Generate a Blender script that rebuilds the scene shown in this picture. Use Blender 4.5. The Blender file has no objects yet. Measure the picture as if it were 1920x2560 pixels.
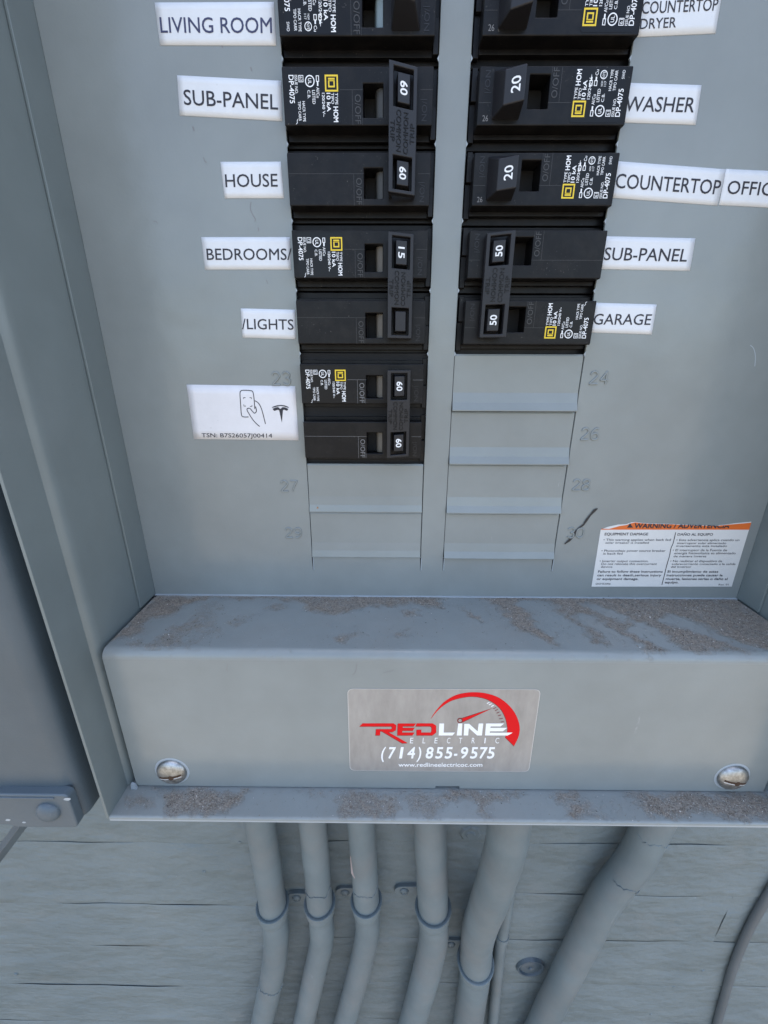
import bpy, bmesh, math, random
from mathutils import Vector, Matrix
from mathutils.geometry import tessellate_polygon
random.seed(7)
S = 0.001                       # everything below is written in millimetres
scene = bpy.context.scene
COL = scene.collection

# ------------------------------------------------------------------ camera
FPX, CX, CY, CZ = 1046.2856, 60.0022, -201.3237, 97.7936
PITCH, YAW, ROLL = -0.3437, -0.0072, 0.0032
cp, sp, cyw, syw = math.cos(PITCH), math.sin(PITCH), math.cos(YAW), math.sin(YAW)
Fv = Vector((syw*cp, cyw*cp, sp)); R0 = Vector((cyw, -syw, 0)); U0 = R0.cross(Fv)
cr, sr = math.cos(ROLL), math.sin(ROLL)
Rv = cr*R0 + sr*U0; Uv = -sr*R0 + cr*U0
CAM = Vector((CX, CY, CZ))
cam = bpy.data.cameras.new('camera'); camo = bpy.data.objects.new('camera', cam); COL.objects.link(camo)
M = Matrix.Identity(4)
for i in range(3):
    M[i][0] = Rv[i]; M[i][1] = Uv[i]; M[i][2] = -Fv[i]; M[i][3] = CAM[i]*S
camo.matrix_world = M
cam.sensor_fit = 'HORIZONTAL'; cam.sensor_width = 36; cam.lens = 36*FPX/1920
cam.clip_start = 0.005; cam.clip_end = 200
scene.camera = camo

# ------------------------------------------------------------------ light
SUN_EL, SUN_AZ = math.radians(76), math.radians(28)       # the sun stands behind the wall: the panel is in open shade
w = bpy.data.worlds.new('World'); scene.world = w; w.use_nodes = True
nt = w.node_tree; bg = nt.nodes['Background']
sky = nt.nodes.new('ShaderNodeTexSky'); sky.sky_type = 'NISHITA'; sky.sun_disc = False
sky.sun_elevation = SUN_EL; sky.sun_rotation = SUN_AZ
sky.air_density = 1.0; sky.dust_density = 1.6; sky.ozone_density = 1.0
hs = nt.nodes.new('ShaderNodeHueSaturation'); hs.inputs['Saturation'].default_value = 0.85
nt.links.new(sky.outputs[0], hs.inputs['Color']); nt.links.new(hs.outputs[0], bg.inputs[0])
bg.inputs[1].default_value = 0.13
sl = bpy.data.lights.new('sun', 'SUN'); sl.energy = 3.5; sl.angle = math.radians(0.5); sl.color = (1, .95, .87)
so = bpy.data.objects.new('sun', sl); COL.objects.link(so)
sd = Vector((math.sin(SUN_AZ)*math.cos(SUN_EL), math.cos(SUN_AZ)*math.cos(SUN_EL), math.sin(SUN_EL)))
so.rotation_euler = sd.to_track_quat('Z', 'Y').to_euler()
vs = scene.view_settings; vs.view_transform = 'Standard'; vs.look = 'None'; vs.gamma = 1; vs.use_curve_mapping = False
vs.exposure = 2.08

# ------------------------------------------------------------------ helpers
def at(u, v, y):
    d = Fv + Rv*((u-960)/FPX) - Uv*((v-1280)/FPX)
    return CAM + d*((y-CAM.y)/d.y)
def atz(u, v, z):
    d = Fv + Rv*((u-960)/FPX) - Uv*((v-1280)/FPX)
    return CAM + d*((z-CAM.z)/d.z)

def tag(o, label=None, cat=None, group=None, kind=None):
    if label: o['label'] = label
    if cat: o['category'] = cat
    if group: o['group'] = group
    if kind: o['kind'] = kind
    return o
def empty(name, loc, label, cat, group=None, rot=None):
    o = bpy.data.objects.new(name, None); COL.objects.link(o)
    o.empty_display_size = .01
    o.location = Vector(loc)*S
    if rot: o.rotation_euler = rot
    return tag(o, label, cat, group)

class MB:
    def __init__(s): s.v = []; s.f = []; s.m = []
    def add(s, vs, fs, mi=0):
        n = len(s.v); s.v += [Vector(q) for q in vs]; s.f += [tuple(i+n for i in f) for f in fs]; s.m += [mi]*len(fs)
        return s
    def box(s, x0, x1, y0, y1, z0, z1, mi=0):
        return s.add([(x0,y0,z0),(x1,y0,z0),(x1,y1,z0),(x0,y1,z0),(x0,y0,z1),(x1,y0,z1),(x1,y1,z1),(x0,y1,z1)],
              [(0,3,2,1),(4,5,6,7),(0,1,5,4),(1,2,6,5),(2,3,7,6),(3,0,4,7)], mi)
    def frustum(s, a, b, mi=0):      # two loops of points joined
        n = len(a)
        return s.add(list(a)+list(b), [tuple(range(n))[::-1], tuple(range(n, 2*n))]+[(i, (i+1) % n, n+(i+1) % n, n+i) for i in range(n)], mi)
    def extrude(s, prof, x0, x1, mi=0):     # prof: closed list of (y,z), swept along x
        return s.frustum([(x0, y, z) for y, z in prof], [(x1, y, z) for y, z in prof], mi)
    def grid_plate(s, xs, zs, hole, y0, y1, mi=0):   # plate with rectangular holes, shared vertices
        nx, nz = len(xs)-1, len(zs)-1
        idx = {}; V = []; Fc = []
        def vi(i, j, k):
            if (i, j, k) not in idx: idx[(i, j, k)] = len(V); V.append((xs[i], (y0, y1)[k], zs[j]))
            return idx[(i, j, k)]
        sol = lambda i, j: 0 <= i < nx and 0 <= j < nz and not hole(i, j)
        for i in range(nx):
            for j in range(nz):
                if not sol(i, j): continue
                Fc.append((vi(i,j,0), vi(i+1,j,0), vi(i+1,j+1,0), vi(i,j+1,0)))
                Fc.append((vi(i,j,1), vi(i,j+1,1), vi(i+1,j+1,1), vi(i+1,j,1)))
                if not sol(i-1,j): Fc.append((vi(i,j,0), vi(i,j+1,0), vi(i,j+1,1), vi(i,j,1)))
                if not sol(i+1,j): Fc.append((vi(i+1,j,0), vi(i+1,j,1), vi(i+1,j+1,1), vi(i+1,j+1,0)))
                if not sol(i,j-1): Fc.append((vi(i,j,0), vi(i,j,1), vi(i+1,j,1), vi(i+1,j,0)))
                if not sol(i,j+1): Fc.append((vi(i,j+1,0), vi(i+1,j+1,0), vi(i+1,j+1,1), vi(i,j+1,1)))
        return s.add(V, Fc, mi)
    def poly(s, pts3, mi=0):
        t = tessellate_polygon([[Vector(p) for p in pts3]])
        return s.add(pts3, t, mi)
    def ribbon(s, pts, w, nrm, mi=0):
        pts = [Vector(p) for p in pts]; n = len(pts); V = []
        for i, p in enumerate(pts):
            d = (pts[min(i+1, n-1)]-pts[max(i-1, 0)]).normalized(); k = d.cross(nrm)*w/2
            V += [p-k, p+k]
        return s.add(V, [(2*i, 2*i+2, 2*i+3, 2*i+1) for i in range(n-1)], mi)
    def tube(s, pts, rad, n=20, mi=0, caps=True):
        pts = [Vector(p) for p in pts]; V = []; Fc = []; m = len(pts)
        ref = Vector((0, 1, 0))
        for i, p in enumerate(pts):
            d = (pts[min(i+1, m-1)]-pts[max(i-1, 0)]).normalized()
            a = d.cross(ref).normalized(); b = a.cross(d)
            r = rad[i] if isinstance(rad, (list, tuple)) else rad
            V += [p+a*r*math.cos(2*math.pi*k/n)+b*r*math.sin(2*math.pi*k/n) for k in range(n)]
        for i in range(m-1):
            for k in range(n): Fc.append((i*n+k, i*n+(k+1) % n, (i+1)*n+(k+1) % n, (i+1)*n+k))
        if caps: Fc += [tuple(range(n)), tuple(range((m-1)*n, m*n))[::-1]]
        return s.add(V, Fc, mi)
    def lathe(s, prof, c, ax, n=28, mi=0, sx=1):    # prof [(r, h)] about axis ax at c
        ax = Vector(ax).normalized(); a = ax.orthogonal().normalized(); b = ax.cross(a); c = Vector(c); V = []; Fc = []
        for r, h in prof: V += [c+ax*h+a*r*math.cos(2*math.pi*k/n)+b*r*math.sin(2*math.pi*k/n) for k in range(n)]
        for i in range(len(prof)-1):
            for k in range(n): Fc.append((i*n+k, i*n+(k+1) % n, (i+1)*n+(k+1) % n, (i+1)*n+k))
        return s.add(V, Fc, mi)
    def build(s, name, mats, parent=None, bevel=0, seg=2, smooth=False, base=None):
        me = bpy.data.meshes.new(name)
        o0 = Vector(base) if base else Vector((0, 0, 0))
        me.from_pydata([tuple((q-o0)*S) for q in s.v], [], s.f)
        if not isinstance(mats, (list, tuple)): mats = [mats]
        for m in mats: me.materials.append(m)
        for p, mi in zip(me.polygons, s.m): p.material_index = mi
        bm = bmesh.new(); bm.from_mesh(me)
        bmesh.ops.recalc_face_normals(bm, faces=bm.faces[:]) if smooth is not None else None
        bm.to_mesh(me); bm.free()
        if smooth or bevel:
            for p in me.polygons: p.use_smooth = True
            me.set_sharp_from_angle(angle=math.radians(50 if smooth else 32))
        o = bpy.data.objects.new(name, me); COL.objects.link(o)
        if base: o.location = o0*S
        if parent: o.parent = parent
        if bevel:
            for p in me.polygons: p.use_smooth = True
            bv = o.modifiers.new('edge', 'BEVEL'); bv.width = bevel*S; bv.segments = seg; bv.limit_method = 'ANGLE'; bv.angle_limit = math.radians(35)
            bv.harden_normals = True
        return o

def curve_pts(P0, n=4):
    out = []; m = len(P0)
    for i in range(m-1):
        a, b_, c, d = P0[max(i-1, 0)], P0[i], P0[i+1], P0[min(i+2, m-1)]
        for k in range(n):
            t_ = k/n; out.append(tuple(.5*((2*b_[q])+(-a[q]+c[q])*t_+(2*a[q]-5*b_[q]+4*c[q]-d[q])*t_*t_+(-a[q]+3*b_[q]-3*c[q]+d[q])*t_**3) for q in range(len(b_))))
    return out+[tuple(P0[-1])]

# ---- lettering: the outline of the built-in font as mesh, stretched into a parallelogram
_tc = {}
def glyphs(txt, bold=0, extr=0, bev=0):
    key = (txt, bold, extr, bev)
    if key in _tc: return _tc[key]
    cu = bpy.data.curves.new('lettering_curve', 'FONT'); cu.body = txt; cu.size = 1; cu.offset = bold; cu.extrude = extr
    cu.bevel_depth = bev; cu.bevel_resolution = 1; cu.resolution_u = 3
    ob = bpy.data.objects.new('lettering_curve', cu); COL.objects.link(ob)
    dg = bpy.context.evaluated_depsgraph_get(); dg.update()
    me = bpy.data.meshes.new_from_object(ob.evaluated_get(dg))
    V = [v.co.copy() for v in me.vertices]; Fc = [tuple(p.vertices) for p in me.polygons]
    bpy.data.objects.remove(ob); bpy.data.curves.remove(cu); bpy.data.meshes.remove(me)
    x0 = min(v.x for v in V); x1 = max(v.x for v in V)
    _tc[key] = (V, Fc, x0, x1)
    return _tc[key]
CAPH = 0.70
def text(mb, txt, p0, p1, pt, out=(0, -1, 0), lift=0.05, bold=0, extr=0, bev=0, mi=0, zs=1.0, clip=None):
    """p0 baseline start, p1 baseline end, pt top of the capitals above p0"""
    if bold > 0:      # heavier strokes: four copies spread by a hair, each a hair higher
        p0_, p1_, pt_ = Vector(p0), Vector(p1), Vector(pt); n_ = max(1, len(txt)); ux = (p1_-p0_)/n_/.62; uy = (pt_-p0_)/CAPH
        for k_, (sx_, sy_) in enumerate(((-1, -1), (1, -1), (1, 1), (-1, 1))):
            dv = ux*sx_*bold*.62+uy*sy_*bold*.62
            text(mb, txt, p0_+dv, p1_+dv, pt_+dv, out, lift+.006*k_, 0, extr, bev, mi, zs, clip)
        return
    V, Fc, x0, x1 = glyphs(txt, bold, extr, bev)
    p0, p1, pt, out = Vector(p0), Vector(p1), Vector(pt), Vector(out)
    ex = (p1-p0)/(x1-x0); ey = (pt-p0)/CAPH
    W = [p0+ex*(v.x-x0)+ey*v.y+out*(lift+(v.z+extr)*zs) for v in V]
    if clip:
        bm = bmesh.new(); bv = [bm.verts.new(q) for q in W]
        for f in Fc:
            try: bm.faces.new([bv[i] for i in f])
            except ValueError: pass
        bmesh.ops.bisect_plane(bm, geom=bm.verts[:]+bm.edges[:]+bm.faces[:], plane_co=clip[0], plane_no=clip[1], clear_outer=True)
        bm.verts.index_update(); W = [v.co.copy() for v in bm.verts]; Fc = [tuple(v.index for v in f.verts) for f in bm.faces]; bm.free()
    mb.add(W, Fc, mi)

# ------------------------------------------------------------------ materials
def mat(name, col, rough=.5, metal=0, spec=.5):
    m = bpy.data.materials.new(name); m.use_nodes = True
    b = m.node_tree.nodes['Principled BSDF']
    b.inputs['Base Color'].default_value = (*col, 1); b.inputs['Roughness'].default_value = rough
    b.inputs['Metallic'].default_value = metal; b.inputs['Specular IOR Level'].default_value = spec
    return m
def nodes(m): return m.node_tree, m.node_tree.nodes, m.node_tree.links, m.node_tree.nodes['Principled BSDF']
def coord(t): 
    g = t.nodes.new('ShaderNodeNewGeometry'); return g.outputs['Position']
def noise(t, vec, scale, detail=3, rough=.5, stretch=None):
    n = t.nodes.new('ShaderNodeTexNoise'); n.inputs['Scale'].default_value = scale; n.inputs['Detail'].default_value = detail; n.inputs['Roughness'].default_value = rough
    if stretch:
        mp = t.nodes.new('ShaderNodeMapping'); mp.inputs['Scale'].default_value = stretch; t.links.new(vec, mp.inputs[0]); vec = mp.outputs[0]
    t.links.new(vec, n.inputs['Vector']); return n.outputs['Fac']
def ramp(t, fac, a, b, ca=(0,0,0,1), cb=(1,1,1,1)):
    r = t.nodes.new('ShaderNodeValToRGB'); e = r.color_ramp.elements; e[0].position = a; e[1].position = b; e[0].color = ca; e[1].color = cb
    t.links.new(fac, r.inputs[0]); return r.outputs[0]
def mix(t, fac, a, b):
    n = t.nodes.new('ShaderNodeMix'); n.data_type = 'RGBA'
    if isinstance(fac, float): n.inputs[0].default_value = fac
    else: t.links.new(fac, n.inputs[0])
    for k, c in ((6, a), (7, b)):
        if isinstance(c, tuple): n.inputs[k].default_value = (*c[:3], 1)
        else: t.links.new(c, n.inputs[k])
    return n.outputs[2]
def bump(t, b, h, dist, strength=1.0, prev=None):
    n = t.nodes.new('ShaderNodeBump'); n.inputs['Distance'].default_value = dist; n.inputs['Strength'].default_value = strength
    t.links.new(h, n.inputs['Height'])
    if prev: t.links.new(prev, n.inputs['Normal'])
    t.links.new(n.outputs[0], b.inputs['Normal']); return n.outputs[0]
def math_(t, op, a, b):
    n = t.nodes.new('ShaderNodeMath'); n.operation = op
    for k, c in enumerate((a, b)):
        if isinstance(c, (int, float)): n.inputs[k].default_value = c
        else: t.links.new(c, n.inputs[k])
    return n.outputs[0]

def paint(name, col, rough=.38, speck=.5, mott=.08, peel=.00004, dirt=None):
    m = mat(name, col, rough); t, N, L, b = nodes(m); P = coord(t)
    c2 = tuple(x*(1-mott) for x in col); c3 = tuple(min(1, x*(1+mott)) for x in col)
    c = mix(t, ramp(t, noise(t, P, 22, 4, .6), .3, .7), c2, c3)
    # dark specks of grime
    v = N.new('ShaderNodeTexVoronoi'); v.inputs['Scale'].default_value = 95; L.new(P, v.inputs['Vector'])
    dots = ramp(t, v.outputs['Distance'], .018, .045, (1,1,1,1), (0,0,0,1))
    gate = ramp(t, noise(t, P, 30, 2), .62, .70)
    c = mix(t, math_(t, 'MULTIPLY', math_(t, 'MULTIPLY', dots, gate), speck), c, (.03, .028, .025))
    # faint scuffs
    sc = ramp(t, noise(t, P, 160, 5, .75, (1, 1, .25)), .66, .74)
    sc = math_(t, 'MULTIPLY', sc, ramp(t, noise(t, P, 14, 2), .52, .64))
    c = mix(t, math_(t, 'MULTIPLY', sc, .22), c, (.62, .64, .66))
    L.new(c, b.inputs['Base Color'])
    r = N.new('ShaderNodeMapRange'); r.inputs['To Min'].default_value = rough*.82; r.inputs['To Max'].default_value = rough*1.25
    L.new(noise(t, P, 60, 4, .6), r.inputs['Value']); L.new(r.outputs[0], b.inputs['Roughness'])
    n1 = bump(t, b, noise(t, P, 900, 2, .5), peel, .8)
    bump(t, b, noise(t, P, 17, 3, .55), .0022, .5, n1)
    return m
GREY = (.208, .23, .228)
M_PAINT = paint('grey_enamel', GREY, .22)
M_PAINT_SHADE = paint('grey_enamel_shaded', (.145, .172, .173), .36)  # same enamel, with the shade on the sides painted into a darker colour
M_EDGE = paint('grey_enamel_edge', (.30, .34, .37), .3, .3)
M_BOX = paint('meter_box_enamel', (.07, .094, .112), .42, .3, .1, .00009)
M_PIPE = paint('conduit_paint', (.125, .158, .17), .55, .5, .12, .00012)
t, N, L, b = nodes(M_PIPE)
# brownish dust over the pipes
P = coord(t); src = b.inputs['Base Color'].links[0].from_socket
L.new(mix(t, math_(t, 'MULTIPLY', ramp(t, noise(t, P, 24, 5, .65), .42, .68), .3), src, (.2, .18, .165)), b.inputs['Base Color'])

M_WALL = mat('painted_board', (.2, .235, .25), .6); t, N, L, b = nodes(M_WALL); P = coord(t)
c = mix(t, ramp(t, noise(t, P, 9, 5, .6), .3, .7), (.118, .15, .16), (.16, .192, .2))
c = mix(t, math_(t, 'MULTIPLY', ramp(t, noise(t, P, 30, 4, .7, (.7, 1, 1)), .55, .78), .22), c, (.235, .225, .21))
c = mix(t, math_(t, 'MULTIPLY', ramp(t, noise(t, P, 130, 4, .8), .72, .76), .5), c, (.5, .52, .52))
L.new(c, b.inputs['Base Color'])
h1 = noise(t, P, 150, 4, .55, (.7, 1, 1)); h2 = noise(t, P, 30, 3, .55, (.55, 1, 1)); h3 = noise(t, P, 420, 4, .7)
n1 = bump(t, b, h1, .0009, .55); n2 = bump(t, b, h2, .011, .9, n1); n3 = bump(t, b, h3, .0005, .7, n2)
rg = N.new('ShaderNodeTexNoise'); rg.noise_type = 'RIDGED_MULTIFRACTAL'; rg.inputs['Scale'].default_value = 26; rg.inputs['Detail'].default_value = 3
mp_ = N.new('ShaderNodeMapping'); mp_.inputs['Scale'].default_value = (.35, 1, 1); L.new(P, mp_.inputs[0]); L.new(mp_.outputs[0], rg.inputs['Vector'])
bump(t, b, ramp(t, rg.outputs['Fac'], .75, 1.0), .0016, .55, n3)

M_BLACK = mat('black_plastic', (.007, .007, .008), .34, 0, .2); t, N, L, b = nodes(M_BLACK); P = coord(t)
c = mix(t, ramp(t, noise(t, P, 120, 5, .7), .45, .75), (.0055, .0055, .0065), (.014, .013, .013))
dst = ramp(t, noise(t, P, 1400, 2, .7), .68, .74)
c = mix(t, math_(t, 'MULTIPLY', math_(t, 'MULTIPLY', dst, ramp(t, noise(t, P, 90, 2), .48, .62)), .45), c, (.22, .21, .19)); L.new(c, b.inputs['Base Color'])
r = N.new('ShaderNodeMapRange'); r.inputs['To Min'].default_value = .27; r.inputs['To Max'].default_value = .5; L.new(noise(t, P, 200, 4), r.inputs['Value']); L.new(r.outputs[0], b.inputs['Roughness'])
bump(t, b, noise(t, P, 2500, 2), .00003, .7)
M_BLACK2 = mat('black_plastic_handle', (.014, .014, .017), .42, 0, .36); t, N, L, b = nodes(M_BLACK2); P = coord(t)
bump(t, b, noise(t, P, 2200, 2), .00004, .8)
M_DECAL = mat('black_decal', (.006, .006, .007), .3, 0, .22)
M_SEAM = mat('moulding_seam', (.036, .035, .035), .5)
M_SCUFF = mat('scuffed_plastic_edge', (.16, .16, .165), .6)
M_WHITE = mat('white_print', (.78, .79, .8), .5)
M_YEL = mat('yellow_print', (.72, .52, .02), .5)
M_GAP = mat('dark_interior', (.01, .01, .011), .8)
M_IND = mat('tan_rocker', (.10, .09, .075), .55); M_IND2 = mat('blue_grey_rocker', (.18, .24, .27), .5)
M_IND3 = mat('dark_rocker', (.035, .035, .033), .5)
M_INK = mat('black_ink', (.018, .018, .028), .6)
M_BINK = mat('blue_black_ink', (.035, .04, .1), .6)
def paper(name, col, rough=.42):
    m = mat(name, col, rough); t, N, L, b = nodes(m); P = coord(t)
    c = mix(t, ramp(t, noise(t, P, 70, 4, .7), .35, .7), tuple(x*.93 for x in col), col)
    c = mix(t, math_(t, 'MULTIPLY', ramp(t, noise(t, P, 300, 3, .8), .68, .74), .35), c, (.35, .34, .33)); L.new(c, b.inputs['Base Color'])
    bump(t, b, noise(t, P, 180, 3), .0003, .5); return m
M_TAPE = paper('white_label_tape', (.66, .68, .71)); M_PAPER = paper('white_sticker', (.69, .68, .7)); M_WARN = paper('warning_paper', (.64, .64, .63))
M_ORANGE = mat('orange_print', (.62, .13, .02), .5); M_TEAR = mat('torn_paper', (.8, .78, .74), .8)
M_SILV = mat('brushed_silver_sticker', (.31, .305, .30), .42, .35); t, N, L, b = nodes(M_SILV); P = coord(t)
L.new(mix(t, ramp(t, noise(t, P, 140, 4, .7, (1, 1, .3)), .3, .7), (.27, .265, .26), (.36, .355, .35)), b.inputs['Base Color'])
bump(t, b, noise(t, P, 300, 3), .0001, .4)
M_SILVR = mat('sticker_border', (.5, .5, .5), .4, .3)
M_RED = mat('red_print', (.62, .003, .008), .4, 0, .15); M_DRED = mat('dark_red_print', (.16, .01, .015), .5)
M_ZINC = mat('zinc_plated_steel', (.5, .48, .42), .45, 1); t, N, L, b = nodes(M_ZINC); P = coord(t)
L.new(mix(t, ramp(t, noise(t, P, 350, 4, .7), .35, .7), (.26, .26, .25), (.52, .53, .53)), b.inputs['Base Color']); bump(t, b, noise(t, P, 600, 3), .0001, .5)
M_RUST = mat('rusty_drive', (.05, .025, .012), .9)
M_MARK = mat('black_marker', (.015, .015, .018), .5)
M_RUSTS = mat('rust_spot', (.3, .13, .03), .8)
M_CONC = mat('concrete_paving', (.24, .21, .17), .85); t, N, L, b = nodes(M_CONC); P = coord(t)
L.new(mix(t, noise(t, P, 3, 5), (.15, .125, .095), (.21, .18, .135)), b.inputs['Base Color'])
M_GRAIN = mat('grit', (.17, .14, .11), .8); M_GRAIN2 = mat('pale_grit', (.55, .53, .5), .5); M_GRAIN3 = mat('dark_grit', (.035, .03, .027), .8)

def dusty(name, col):
    """enamel with dried dirt where the 'dirt' attribute says so"""
    m = paint(name, col, .3, .4); t, N, L, b = nodes(m); P = coord(t)
    at_ = N.new('ShaderNodeAttribute'); at_.attribute_name = 'dirt'
    f = math_(t, 'ADD', at_.outputs['Fac'], math_(t, 'MULTIPLY', math_(t, 'SUBTRACT', noise(t, P, 330, 8, .8), .5), 2.4))
    k = ramp(t, f, .22, 1.0)
    src = b.inputs['Base Color'].links[0].from_socket
    dc = mix(t, ramp(t, noise(t, P, 1300, 3, .7), .35, .68), (.12, .10, .08), (.33, .29, .24))
    film = math_(t, 'MULTIPLY', ramp(t, noise(t, P, 38, 6, .7), .45, .75), .28)
    src = mix(t, film, src, (.20, .18, .155))
    L.new(mix(t, math_(t, 'MULTIPLY', k, ramp(t, noise(t, P, 160, 4, .7), .2, .55, (.45,.45,.45,1), (.95,.95,.95,1))), src, dc), b.inputs['Base Color'])
    rr = N.new('ShaderNodeMapRange'); rr.inputs['To Min'].default_value = .3; rr.inputs['To Max'].default_value = .85; L.new(k, rr.inputs['Value']); L.new(rr.outputs[0], b.inputs['Roughness'])
    pv = b.inputs['Normal'].links[0].from_socket
    bump(t, b, math_(t, 'MULTIPLY', k, noise(t, P, 1100, 3)), .0007, .8, pv)
    return m
M_DUSTY = dusty('dusty_enamel', GREY)

# ------------------------------------------------------------------ measures
P_ = 25.4
XA, XB = -67.6, 251.6
LX0, LX1, RX0, RX1 = 20.36, 78.18, 90.06, 148.54
YD, YF = -48.5, -63.9            # front of the cover, front rim of the enclosure
ZL, ZF = -23.2, -105.9
TOP = 400.0
YW = 47.0                        # face of the board wall

# ------------------------------------------------------------------ ground and wall
g = MB(); g.add([(-30000,-30000,-1350),(30000,-30000,-1350),(30000,30000,-1350),(-30000,30000,-1350)], [(0,1,2,3)])
tag(g.build('ground', M_CONC), kind='structure')
wall = empty('board_wall', (0, YW, -1350), 'grey painted wall of horizontal wooden boards behind the conduits', 'wall')
wb = Vector((0, YW, -1350))
def wpart(mb, name, m, bevel=0, **k):
    mb.v = [q-wb for q in mb.v]; return mb.build(name, m, wall, bevel, **k)
bk = MB().box(-3500, 3500, YW+.95, YW+120, -1348, 1500); wpart(bk, 'backing_wall', M_WALL)
def board(x0, x1, z0, z1, lip=0, seed=0):
    rnd = random.Random(seed); n = max(6, int((x1-x0)/6)); V = []; Fc = []
    prof = [(3, -.6), (.9, 0), (0, 1.6), (0, 4), (0, None)]
    zc = [z0+.04, z0+.9, z0+2.6]+[z0+(z1-z0)*k/10 for k in range(1, 10)]+[z1-2.4, z1-.9, z1-.04]
    ph = [rnd.uniform(0, 6) for _ in range(6)]; rb_, rt_ = random.Random(round(z0*10)), random.Random(round(z1*10)); pb = [rb_.uniform(0, 6) for _ in range(3)]; pt_ = [rt_.uniform(0, 6) for _ in range(3)]; off = rnd.uniform(-.22, .22)
    for i in range(n+1):
        x = x0+(x1-x0)*i/n
        fw = lambda p: .6*math.sin(x/41+p[0])+.35*math.sin(x/15+p[1])+.18*math.sin(x/6+p[2])
        wob = fw(pb)
        wobt = fw(pt_)
        for j, z in enumerate(zc):
            e = .5 if j in (0, len(zc)-1) else (.22 if j in (1, len(zc)-2) else 0)
            y = YW+off+e+.35*math.sin(x/53+z/9+ph[5])+.18*math.sin(x/17-z/5+ph[1])
            if j == 2 and lip: y -= lip
            V.append((x, y, z+(wob if j < 3 else wobt if j > len(zc)-4 else .4*wob)))
    m = len(zc)
    for i in range(n):
        for j in range(m-1): Fc.append((i*m+j, (i+1)*m+j, (i+1)*m+j+1, i*m+j+1))
    mb = MB(); mb.add(V, Fc); return mb
zl = [-150, -228, -304, -391, -459, -531, -604, -680]
zr = [-150, -226, -299, -369, -440, -517, -592, -668]
zn = []
for k in range(7):
    wpart(board(-420, -14, zl[k+1], zl[k], 1.0 if k == 2 else .2, k), 'board', M_WALL, smooth=True)
    xj = at(1811, 2290, YW).x; xs = (-13, xj) if k in (3,) else (-13, 520)
    wpart(board(xs[0], xs[1], zr[k+1], zr[k], .3, 20+k), 'board', M_WALL, smooth=True)
    if k in (3,): wpart(board(xj+.5, 520, zr[k+1], zr[k], .2, 40+k), 'board', M_WALL, smooth=True)
for k in range(5):
    wpart(board(-420, 520, -150+76*k, -150+76*(k+1)-.5, .2, 60+k), 'board', M_WALL, smooth=True)
# round plug, paint ring and nail heads on the boards
pc = at(1325, 2413, YW); pl = MB().lathe([(0, .2), (1.6, .4), (2.2, 2.2), (3.2, 2.6), (9, 2.4), (10.5, 1.4), (11.2, 1.0), (12.0, 3.2), (13.5, 3.4), (14.6, 1.2), (15.5, -1)], pc, (0, -1, 0)); wpart(pl, 'round_plug', M_BOX, smooth=True)
pc = at(1176, 2084, YW); wpart(MB().lathe([(0, 2), (3.5, 2), (4.5, 1), (8, 1.2), (9.5, 0), (10, -1)], pc, (0, -1, 0), n=8), 'paint_blob', M_WALL)
for u, v in ((1757, 2427), (1684, 2467), (1732, 2530), (1627, 2535), (600, 2105), (40, 2436), (510, 2180)):
    wpart(MB().lathe([(0, .9), (1.6, .7), (2.2, -.5)], at(u, v, YW), (0, -1, 0), n=12), 'nail_head', M_WALL, smooth=True)

# ------------------------------------------------------------------ enclosure
enc = empty('panel_enclosure', (92, 0, -107), 'open grey steel breaker panel enclosure with thin front rim', 'enclosure')
eb = Vector((92, 0, -107))
def part(mb, name, m, parent, base, bevel=0, **k):
    mb.v = [q-base for q in mb.v]; return mb.build(name, m, parent, bevel, **k)
def side(sgn, xw):
    # side wall: inner skin with rounded front roll, then the flat rim stepped back behind it
    mb = MB(); zt = TOP+6
    prof = [(40, 0), (-43, 0), (-45.2, .35), (-47.0, 1.2), (-48.2, 2.6), (-48.6, 4.4), (40, 4.4)]
    mb.frustum([(xw+sgn*dx, y, -106.5) for y, dx in prof], [(xw+sgn*dx, y, zt) for y, dx in prof])
    part(mb, 'side_wall', M_PAINT_SHADE, enc, eb, smooth=True)
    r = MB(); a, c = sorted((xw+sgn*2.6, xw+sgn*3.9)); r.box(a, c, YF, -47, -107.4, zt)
    part(r, 'side_rim', M_PAINT_SHADE, enc, eb, .25)
side(-1, XA-1.3); side(1, XB+1.3)
e = MB().box(XA-5, XB+5, -47, 44, -109.2, -107.2); part(e, 'bottom_wall', M_PAINT, enc, eb)
e = MB().box(XA-5, XB+5, 40, 42, -107, TOP+6); part(e, 'back_wall', M_GAP, enc, eb)

# dirt fields -------------------------------------------------------
def inpoly(p, poly):
    x, y = p; c = False; n = len(poly); j = n-1
    for i in range(n):
        xi, yi = poly[i]; xj, yj = poly[j]
        if (yi > y) != (yj > y) and x < (xj-xi)*(y-yi)/(yj-yi)+xi: c = not c
        j = i
    return c
def segd(p, a, b):
    ax, ay = a; bx, by = b; dx, dy = bx-ax, by-ay; q = max(0, min(1, ((p[0]-ax)*dx+(p[1]-ay)*dy)/(dx*dx+dy*dy+1e-9)))
    return math.hypot(p[0]-ax-q*dx, p[1]-ay-q*dy)
def edged(p, poly): return min(segd(p, poly[i-1], poly[i]) for i in range(len(poly)))
def conv(pts, z, zoom):
    ox, oy, s = zoom; out = []
    for x, y in pts:
        q = atz(ox+s*x, oy+s*y, z); out.append((q.x, q.y))
    return out
Z4 = (200, 1400, .5425); Z6 = (1100, 1400, .4943)
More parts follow.
